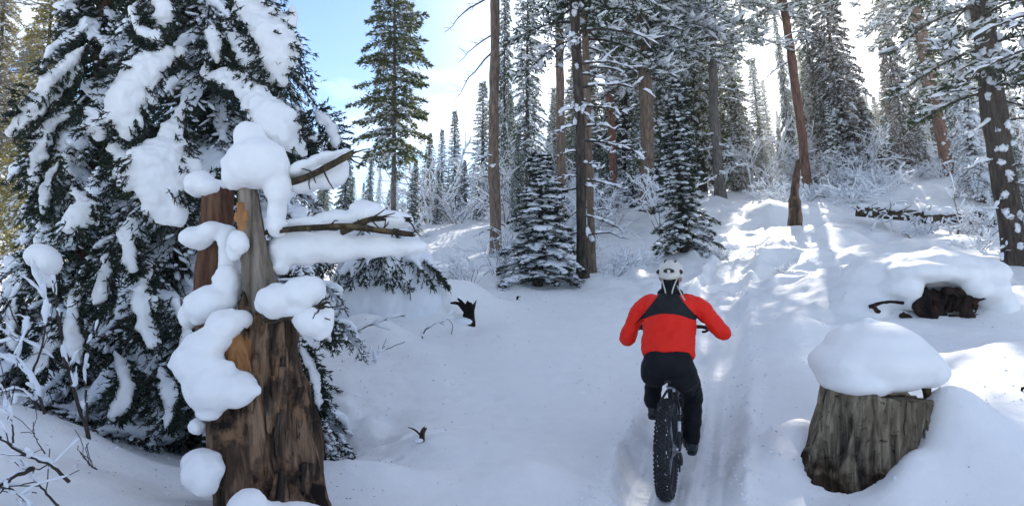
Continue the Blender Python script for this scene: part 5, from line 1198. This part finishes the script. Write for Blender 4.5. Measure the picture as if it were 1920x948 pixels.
# ------------------------------------------------------------------ rider
def jacket_mat():
    m, nt, b = newmat('red_jacket_black_yoke')
    t = N(nt, 'ShaderNodeTexCoord'); sx = N(nt, 'ShaderNodeSeparateXYZ'); nt.links.new(t.outputs['Object'], sx.inputs[0])
    def M(op, a, b_, c=None):
        n = N(nt, 'ShaderNodeMath', operation=op)
        for i_, v in enumerate((a, b_, c)):
            if v is None: continue
            if isinstance(v, (int, float)): n.inputs[i_].default_value = v
            else: nt.links.new(v, n.inputs[i_])
        return n.outputs[0]
    X, Z = sx.outputs['X'], sx.outputs['Z']; ax_ = M('ABSOLUTE', X, 0)
    arc = M('MULTIPLY_ADD', M('MULTIPLY', X, X), -1.7, 1.330)
    up = M('GREATER_THAN', Z, arc)
    side = M('LESS_THAN', ax_, M('MULTIPLY_ADD', M('SUBTRACT', 1.43, Z), .80, .095))
    f = M('MULTIPLY', up, side)
    mixn = N(nt, 'ShaderNodeMix', data_type='RGBA'); mixn.inputs['A'].default_value = (.78, .014, .004, 1); mixn.inputs['B'].default_value = (.007, .008, .011, 1)
    nt.links.new(f, mixn.inputs['Factor']); nt.links.new(mixn.outputs['Result'], b.inputs['Base Color'])
    b.inputs['Roughness'].default_value = .6; b.inputs['Specular IOR Level'].default_value = .3
    n = N(nt, 'ShaderNodeTexNoise', Scale=11.0, Detail=4.0); nt.links.new(t.outputs['Object'], n.inputs['Vector'])
    n3 = N(nt, 'ShaderNodeTexNoise', Scale=300.0, Detail=1.0); nt.links.new(t.outputs['Object'], n3.inputs['Vector'])
    ad = M('MULTIPLY_ADD', n3.outputs['Fac'], .05, n.outputs['Fac'])
    bp = N(nt, 'ShaderNodeBump', Strength=.5, Distance=.02); nt.links.new(ad, bp.inputs['Height']); nt.links.new(bp.outputs[0], b.inputs['Normal'])
    return m
M_JACKET = jacket_mat()
M_TROUSER = flat_mat('black_trousers', (0.0065, 0.0075, 0.011), 0.75, var=.3, scale=9, bump=.6, spec=.2)
M_SKIN = flat_mat('skin', (0.42, 0.24, 0.17), 0.5, var=.06)
M_GLOVE = flat_mat('black_gloves', (0.011, 0.011, 0.013), 0.7, var=.2, bump=.3)
M_HELMET = flat_mat('off_white_helmet', (0.62, 0.60, 0.55), 0.3, var=.06)
M_STRAP = flat_mat('pale_strap', (0.5, 0.48, 0.44), 0.7)
M_SHOE = flat_mat('dark_shoe', (0.02, 0.024, 0.028), 0.6, var=.3, bump=.3)
person = thing('person', 'cyclist seen from behind in red and black jacket, black trousers and white helmet', 'person'); bike_pose(person)
J = dict(hip=[(-.10, .27, .89), (.10, .27, .89)], knee=[(-.165, .71, .80), (.155, .60, .575)], ank=[(-.145, .38, .56), (.145, .46, .25)], sh=[(-.175, .485, 1.325), (.175, .485, 1.325)],
         elb=[(-.335, .44, 1.055), (.395, .47, 1.095)], wr=[(-.345, .69, 1.045), (.352, .70, 1.055)])
spine = [(.0, .20, .88), (0, .23, .95), (0, .29, 1.04), (0, .36, 1.13), (0, .43, 1.22), (0, .485, 1.30), (0, .53, 1.36)]
bd = MB()
bd.add(*tube(resample(spine, 20), np.interp(np.linspace(0, 1, 20), [0, .2, .5, .8, .93, 1], [.15, .165, .15, .155, .11, .06]), 20, rad2=np.interp(np.linspace(0, 1, 20), [0, .3, .8, 1], [.10, .105, .11, .07])))
bd.add(*capsule([(0, .52, 1.34), (0, .56, 1.40), (0, .59, 1.45)], [.062, .056, .056], 14))
bd.add(*ell((0, .615, 1.515), (.076, .096, .105))); bd.add(*ell((0, .66, 1.465), (.052, .06, .055)))       # skull and jaw
bd.add(*ell((0, .722, 1.495), (.013, .022, .02))); bd.add(*ell((0, .708, 1.522), (.02, .014, .03)))          # nose
bd.add(*ell((0, .70, 1.458), (.026, .012, .012)))                                                            # mouth
for s_ in (-1, 1):
    bd.add(*ell((s_ * .079, .605, 1.49), (.011, .018, .03))); bd.add(*ell((s_ * .03, .70, 1.52), (.014, .008, .009)))
    i_ = 0 if s_ < 0 else 1
    bd.add(*capsule(resample([J['sh'][i_], tuple(np.array(J['sh'][i_]) * .5 + np.array(J['elb'][i_]) * .5), J['elb'][i_]], 8), np.linspace(.048, .040, 8), 12)); bd.add(*capsule(resample([J['elb'][i_], tuple(np.array(J['wr'][i_]) * .5 + np.array(J['elb'][i_]) * .5), J['wr'][i_]], 8), np.linspace(.043, .028, 8), 12))
    bd.add(*capsule([J['hip'][i_], J['knee'][i_]], [.082, .055], 12)); bd.add(*capsule([J['knee'][i_], tuple(np.array(J['knee'][i_]) * .6 + np.array(J['ank'][i_]) * .4 + [0, -.015, 0]), J['ank'][i_]], [.052, .053, .036], 12))
    bd.add(*capsule([J['ank'][i_], tuple(np.array(J['ank'][i_]) + [0, .06, -.045])], [.036, .03], 10))
    bd.add(*ell(tuple(np.array(J['wr'][i_]) + [0, .035, .0]), (.034, .042, .018)))
body = link('body', remesh(bd, 'body', M_SKIN, .009, 4), person)
# jacket
jk = MB(); n_ = 30; jp = resample([(0, .245, .96)] + spine[2:], n_)
jk.add(*tube(jp, np.interp(np.linspace(0, 1, n_), [0, .12, .3, .5, .72, .88, .96, 1], [.197, .202, .197, .200, .210, .195, .13, .085]), 30, rad2=np.interp(np.linspace(0, 1, n_), [0, .25, .8, 1], [.142, .14, .138, .085])))
jk.add(*capsule([(0, .515, 1.34), (0, .545, 1.40)], [.078, .072], 16))
for i_, s_ in ((0, -1), (1, 1)):
    S_, E_, W_ = map(np.array, (J['sh'][i_], J['elb'][i_], J['wr'][i_])); W2 = W_ * .93 + E_ * .07
    pth = resample([S_ * 1 + [-s_ * .05, 0, -.01], S_ * .75 + E_ * .25 + [0, 0, .014], S_ * .35 + E_ * .65 + [s_ * .01, 0, .0], E_ + [s_ * .005, -.015, -.008]], 16)
    rr_ = np.linspace(.078, .058, 16) * (1 + .05 * np.sin(np.linspace(0, 15, 16) + i_)); jk.add(*capsule(pth, rr_, 18))
    pth = resample([E_ + [0, -.01, 0], E_ * .5 + W2 * .5 + [0, 0, -.006], W2], 14); jk.add(*capsule(pth, np.interp(np.linspace(0, 1, 14), [0, .6, 1], [.064, .052, .042]) * (1 + .04 * np.sin(np.linspace(0, 18, 14))), 18))
link('jacket', remesh(jk, 'jacket', M_JACKET, .009, 5, noise=[(.011, 7.0), (.007, 17.0), (.003, 40.0)]), person)
hd = MB(); hd.add(*ell((0, .505, 1.405), (.088, .062, .055))); hd.add(*ell((-.045, .50, 1.385), (.06, .05, .05))); hd.add(*ell((.05, .50, 1.388), (.055, .05, .05))); hd.add(*capsule([(0, .55, 1.41), (0, .555, 1.475)], [.072, .070], 14))
link('hood', remesh(hd, 'hood', M_TROUSER, .009, 4, noise=[(.006, 16.0)]), person)
# trousers
tb = MB(); tb.add(*tube(resample([(0, .17, .845), (0, .215, .91), (0, .265, 1.00)], 10), [.15, .185, .195, .198, .196, .192, .188, .184, .18, .178], 26, rad2=[.09, .115, .13, .135, .136, .135, .132, .13, .128, .126]))
for i_, s_ in ((0, -1), (1, 1)):
    H_, K_, A_ = map(np.array, (J['hip'][i_], J['knee'][i_], J['ank'][i_]))
    tb.add(*capsule(resample([H_ + [0, -.03, -.02], H_ * .5 + K_ * .5, K_], 14), np.interp(np.linspace(0, 1, 14), [0, .35, 1], [.112, .102, .080]) * (1 + .025 * np.sin(np.linspace(0, 14, 14))), 18))
    tb.add(*capsule(resample([K_, K_ * .55 + A_ * .45 + [0, -.02, 0], A_ + [0, .0, .015]], 16), np.interp(np.linspace(0, 1, 16), [0, .4, 1], [.079, .077, .062]) * (1 + .05 * np.sin(np.linspace(0, 22, 16))), 18))
link('trousers', remesh(tb, 'trousers', M_TROUSER, .010, 4, noise=[(.007, 10.0), (.003, 30.0)]), person)
for i_, s_ in ((0, -1), (1, 1)):
    A_ = np.array(J['ank'][i_]); sh_ = MB()
    sh_.add(*ell(A_ + [0, -.015, -.035], (.040, .05, .045))); sh_.add(*capsule([A_ + [0, -.02, -.06], A_ + [0, .07, -.065], A_ + [0, .15, -.07]], [.038, .043, .034], 14, rad2=[.036, .036, .026])); sh_.add(*tube([A_ + [0, 0, -.03], A_ + [0, 0, .03]], [.045, .048], 14))
    so = link('shoe', remesh(sh_, 'shoe', M_SHOE, .007, 3), person)
    part('sole', MB().add(*tube(resample([A_ + [0, -.06, -.098], A_ + [0, .05, -.1], A_ + [0, .185, -.098]], 10), [.030, .038, .040, .038, .037, .038, .043, .044, .038, .02], 12, rad2=.010)), M_RUBBER, so)
    # gloved hand closed round the grip: palm, four fingers of unequal length, thumb
    W_ = np.array(J['wr'][i_]); gx_ = s_ * .325; gc = np.array([gx_, .777, 1.04]); gl_ = MB()
    gl_.add(*ell((gx_, .745, 1.062), (.044, .038, .017), rotm(x=-.35))); gl_.add(*capsule([W_ + [0, -.02, 0], (gx_ + s_ * .012, .735, 1.057)], [.034, .030], 12))
    for q, (ox, ln, rf_) in enumerate([(.033, .82, .0085), (.012, .95, .010), (-.010, 1.0, .0105), (-.032, .93, .0105)]):
        an = np.linspace(math.radians(140), math.radians(140 - 215 * ln), 9)
        gl_.add(*capsule([(gx_ + s_ * ox, .777 + .031 * math.cos(a_), 1.04 + .031 * math.sin(a_)) for a_ in an], rf_, 8))
    an = np.linspace(math.radians(165), math.radians(265), 6)
    gl_.add(*capsule([(gx_ - s_ * (.035 + .012 * k_), .777 + .031 * math.cos(a_), 1.04 + .031 * math.sin(a_)) for k_, a_ in enumerate(an)], .0115, 8))
    link('glove', remesh(gl_, 'glove', M_GLOVE, .0045, 2), person)
# helmet: shell with ribs and dark vents, dial and straps
HC = np.array([0, .60, 1.545]); V, F_ = ell((0, 0, 0), (.104, .128, .098), base=ICO4)
V = V * np.array([1, 1, 1]); V[:, 2] = np.where(V[:, 2] < -.03, -.03 + (V[:, 2] + .03) * .35, V[:, 2]); back_ = V[:, 1] < 0; V[:, 2] -= np.where(back_, .025 * (np.abs(V[:, 1]) / .128) ** 2, 0)
ax_ = np.abs(V[:, 0]); grv = np.exp(-((ax_ - .052) / .009) ** 2) + np.exp(-((ax_ - .02) / .006) ** 2) * (V[:, 1] > -.06)
V = V * (1 - .05 * grv * (V[:, 2] > .0))[:, None]
R_ = rotm(x=-.12); hm = part('helmet', MB().add(V @ R_.T + HC, F_), M_HELMET, person)
part('vent', MB().add(*ell(HC + (0, -.112, .030), (.046, .018, .026), rotm(x=.35))), M_BLACK, hm)
part('vent_rim', MB().add(*(lambda T: (T[0] * [1, 1, .60] @ rotm(x=.35).T + HC + (0, -.122, .030), T[1]))(torus((0, 0, 0), .047, .006, 40, 8, axis='y'))), M_HELMET, hm)
part('dial', MB().add(*ell(HC + (0, -.130, .026), (.013, .008, .017))), M_HELMET, hm)
for s_ in (-1, 1):
    part('vent', MB().add(*ell(HC + (s_ * .080, -.062, .012), (.016, .030, .020), rotm(z=s_ * .9))), flat_mat('maroon_vent', (.07, .02, .02), .5) if s_ > 0 else M_BLACK, hm)
    part('vent', MB().add(*ell(HC + (s_ * .040, .01, .086), (.010, .05, .012))), M_BLACK, hm)
    part('strap', MB().add(*tube(resample([HC + (s_ * .060, -.085, -.035), (s_ * .045, .468, 1.475), (s_ * .030, .442, 1.43), (s_ * .024, .437, 1.40)], 12), .0055, 8, rad2=.003)), M_STRAP, hm)
    part('strap', MB().add(*tube(resample([HC + (s_ * .085, -.04, -.035), (s_ * .085, .60, 1.48), (s_ * .05, .66, 1.43)], 10), .005, 6, rad2=.002)), M_STRAP, hm)
part('strap', MB().add(*tube(resample([(.060, .49, 1.455), (.085, .455, 1.415), (.105, .42, 1.385), (.125, .40, 1.36)], 10), .0055, 8, rad2=.003)), M_STRAP, hm)

# the upper body and the bars sit a little higher than drawn
def lift(root, lo, hi, dz, ymin=-9):
    for o in root.children_recursive:
        if o.type != 'MESH': continue
        me = o.data; n = len(me.vertices); co = np.empty(n * 3, np.float32); me.vertices.foreach_get('co', co); co = co.reshape(-1, 3)
        co[:, 2] += dz * np.clip((co[:, 2] - lo) / (hi - lo), 0, 1) * (co[:, 1] > ymin)
        me.vertices.foreach_set('co', co.ravel()); me.update()
lift(person, .84, 1.0, .055); lift(bike, .84, 1.0, .055, .5)


# ------------------------------------------------------------------ crumbled snow along the trail and under the trees
cb = MB(); rs = np.random.RandomState(404); Pn = []
for k in range(800):
    q = rs.randint(0, 70); a, b = TRACK[q], TRACK[q + 1]; d = unit(b - a); sdn = np.array([d[1], -d[0]])
    p = a + (b - a) * rs.rand() + sdn * rs.choice([-1, 1]) * abs(rs.normal(.47, .10)); Pn.append((p[0], p[1], rs.uniform(.004, .015)))
for k in range(600):
    c = [(-1.5, 6.2, .8, .9), (1.6, 12, 1.5, 2), (4.5, 11, 2.0, 3), (-1.3, 8.5, 1.1, 1), (-3, 5, 1, .8), (3, 5.6, .8, 1)][rs.randint(6)]
    Pn.append((c[0] + rs.normal() * c[2], c[1] + rs.normal() * c[3], rs.uniform(.004, .016)))
Pn = np.array(Pn); Pn = Pn[Pn[:, 1] > 3]; zg = ground(Pn[:, 0], Pn[:, 1]); n = len(Pn)
lumps(cb, np.stack([Pn[:, 0], Pn[:, 1], zg + Pn[:, 2] * .3], -1), rs.normal(size=(n, 3)) * [1, 1, .2], Pn[:, 2] * 1.2, Pn[:, 2], Pn[:, 2] * .75, rs, base=ICO2 if False else OCT)
o = link('snow_crumbs', cb.mesh('snow_crumbs', M_FROST, False), kind='stuff'); o['label'] = 'crumbs and small lumps of snow scattered along the trail edges'

# fallen needles, bark flakes and bits of twig on the snow
lt = MB(); rs = np.random.RandomState(77); Q = []
for (cx_, cy_, sx_, sy_, k) in [(-1.3, 4.6, .5, .5, 150), (-2.6, 4.6, .8, .5, 160), (2.6, 4.9, .5, .4, 90), (.9, 11.5, 1.2, .7, 130), (.3, 11.5, .5, .6, 90), (3.4, 12.5, 1.2, 1.5, 120), (0.2, 7.5, 1.6, 2, 130), (5.3, 8, .6, .5, 60)]:
    Q.append(np.stack([cx_ + rs.normal(size=k) * sx_, cy_ + rs.normal(size=k) * sy_], -1))
Q = np.concatenate(Q); Q = Q[Q[:, 1] > 3.2]; n = len(Q)
leaves(lt, np.c_[Q, ground(Q[:, 0], Q[:, 1]) + .006], rs.normal(size=(n, 3)) * [1, 1, .15], rs.uniform(.008, .035, n), rs.uniform(.002, .007, n), rs, 0)
o = link('needle_litter', lt.mesh('needle_litter', M_TWIG, False), kind='stuff'); o['label'] = 'fallen needles and bark flakes scattered on the snow'

# ------------------------------------------------------------------ the air: thin frosty haze glowing towards the sun
hm_ = bpy.data.materials.new('haze'); hm_.use_nodes = True; nt = hm_.node_tree; nt.nodes.clear()
vo = nt.nodes.new('ShaderNodeVolumePrincipled'); vo.inputs['Color'].default_value = (.95, .97, 1, 1); vo.inputs['Density'].default_value = .0015; vo.inputs['Anisotropy'].default_value = .78
oo = nt.nodes.new('ShaderNodeOutputMaterial'); nt.links.new(vo.outputs[0], oo.inputs['Volume'])
bpy.context.view_layer.update()
lo, hi = 0.0, 0.0
for o in SC.objects:
    if o.type == 'MESH' and o.name != 'haze':
        for c in o.bound_box:
            z = (o.matrix_world @ Vector(c)).z; lo = min(lo, z); hi = max(hi, z)
link('haze', MB().add(*box((0, 135, (lo - 1 + hi + 1) / 2), (524, 394, hi - lo + 2))).mesh('haze', hm_, False), kind='stuff')
print('HAZE', lo, hi)
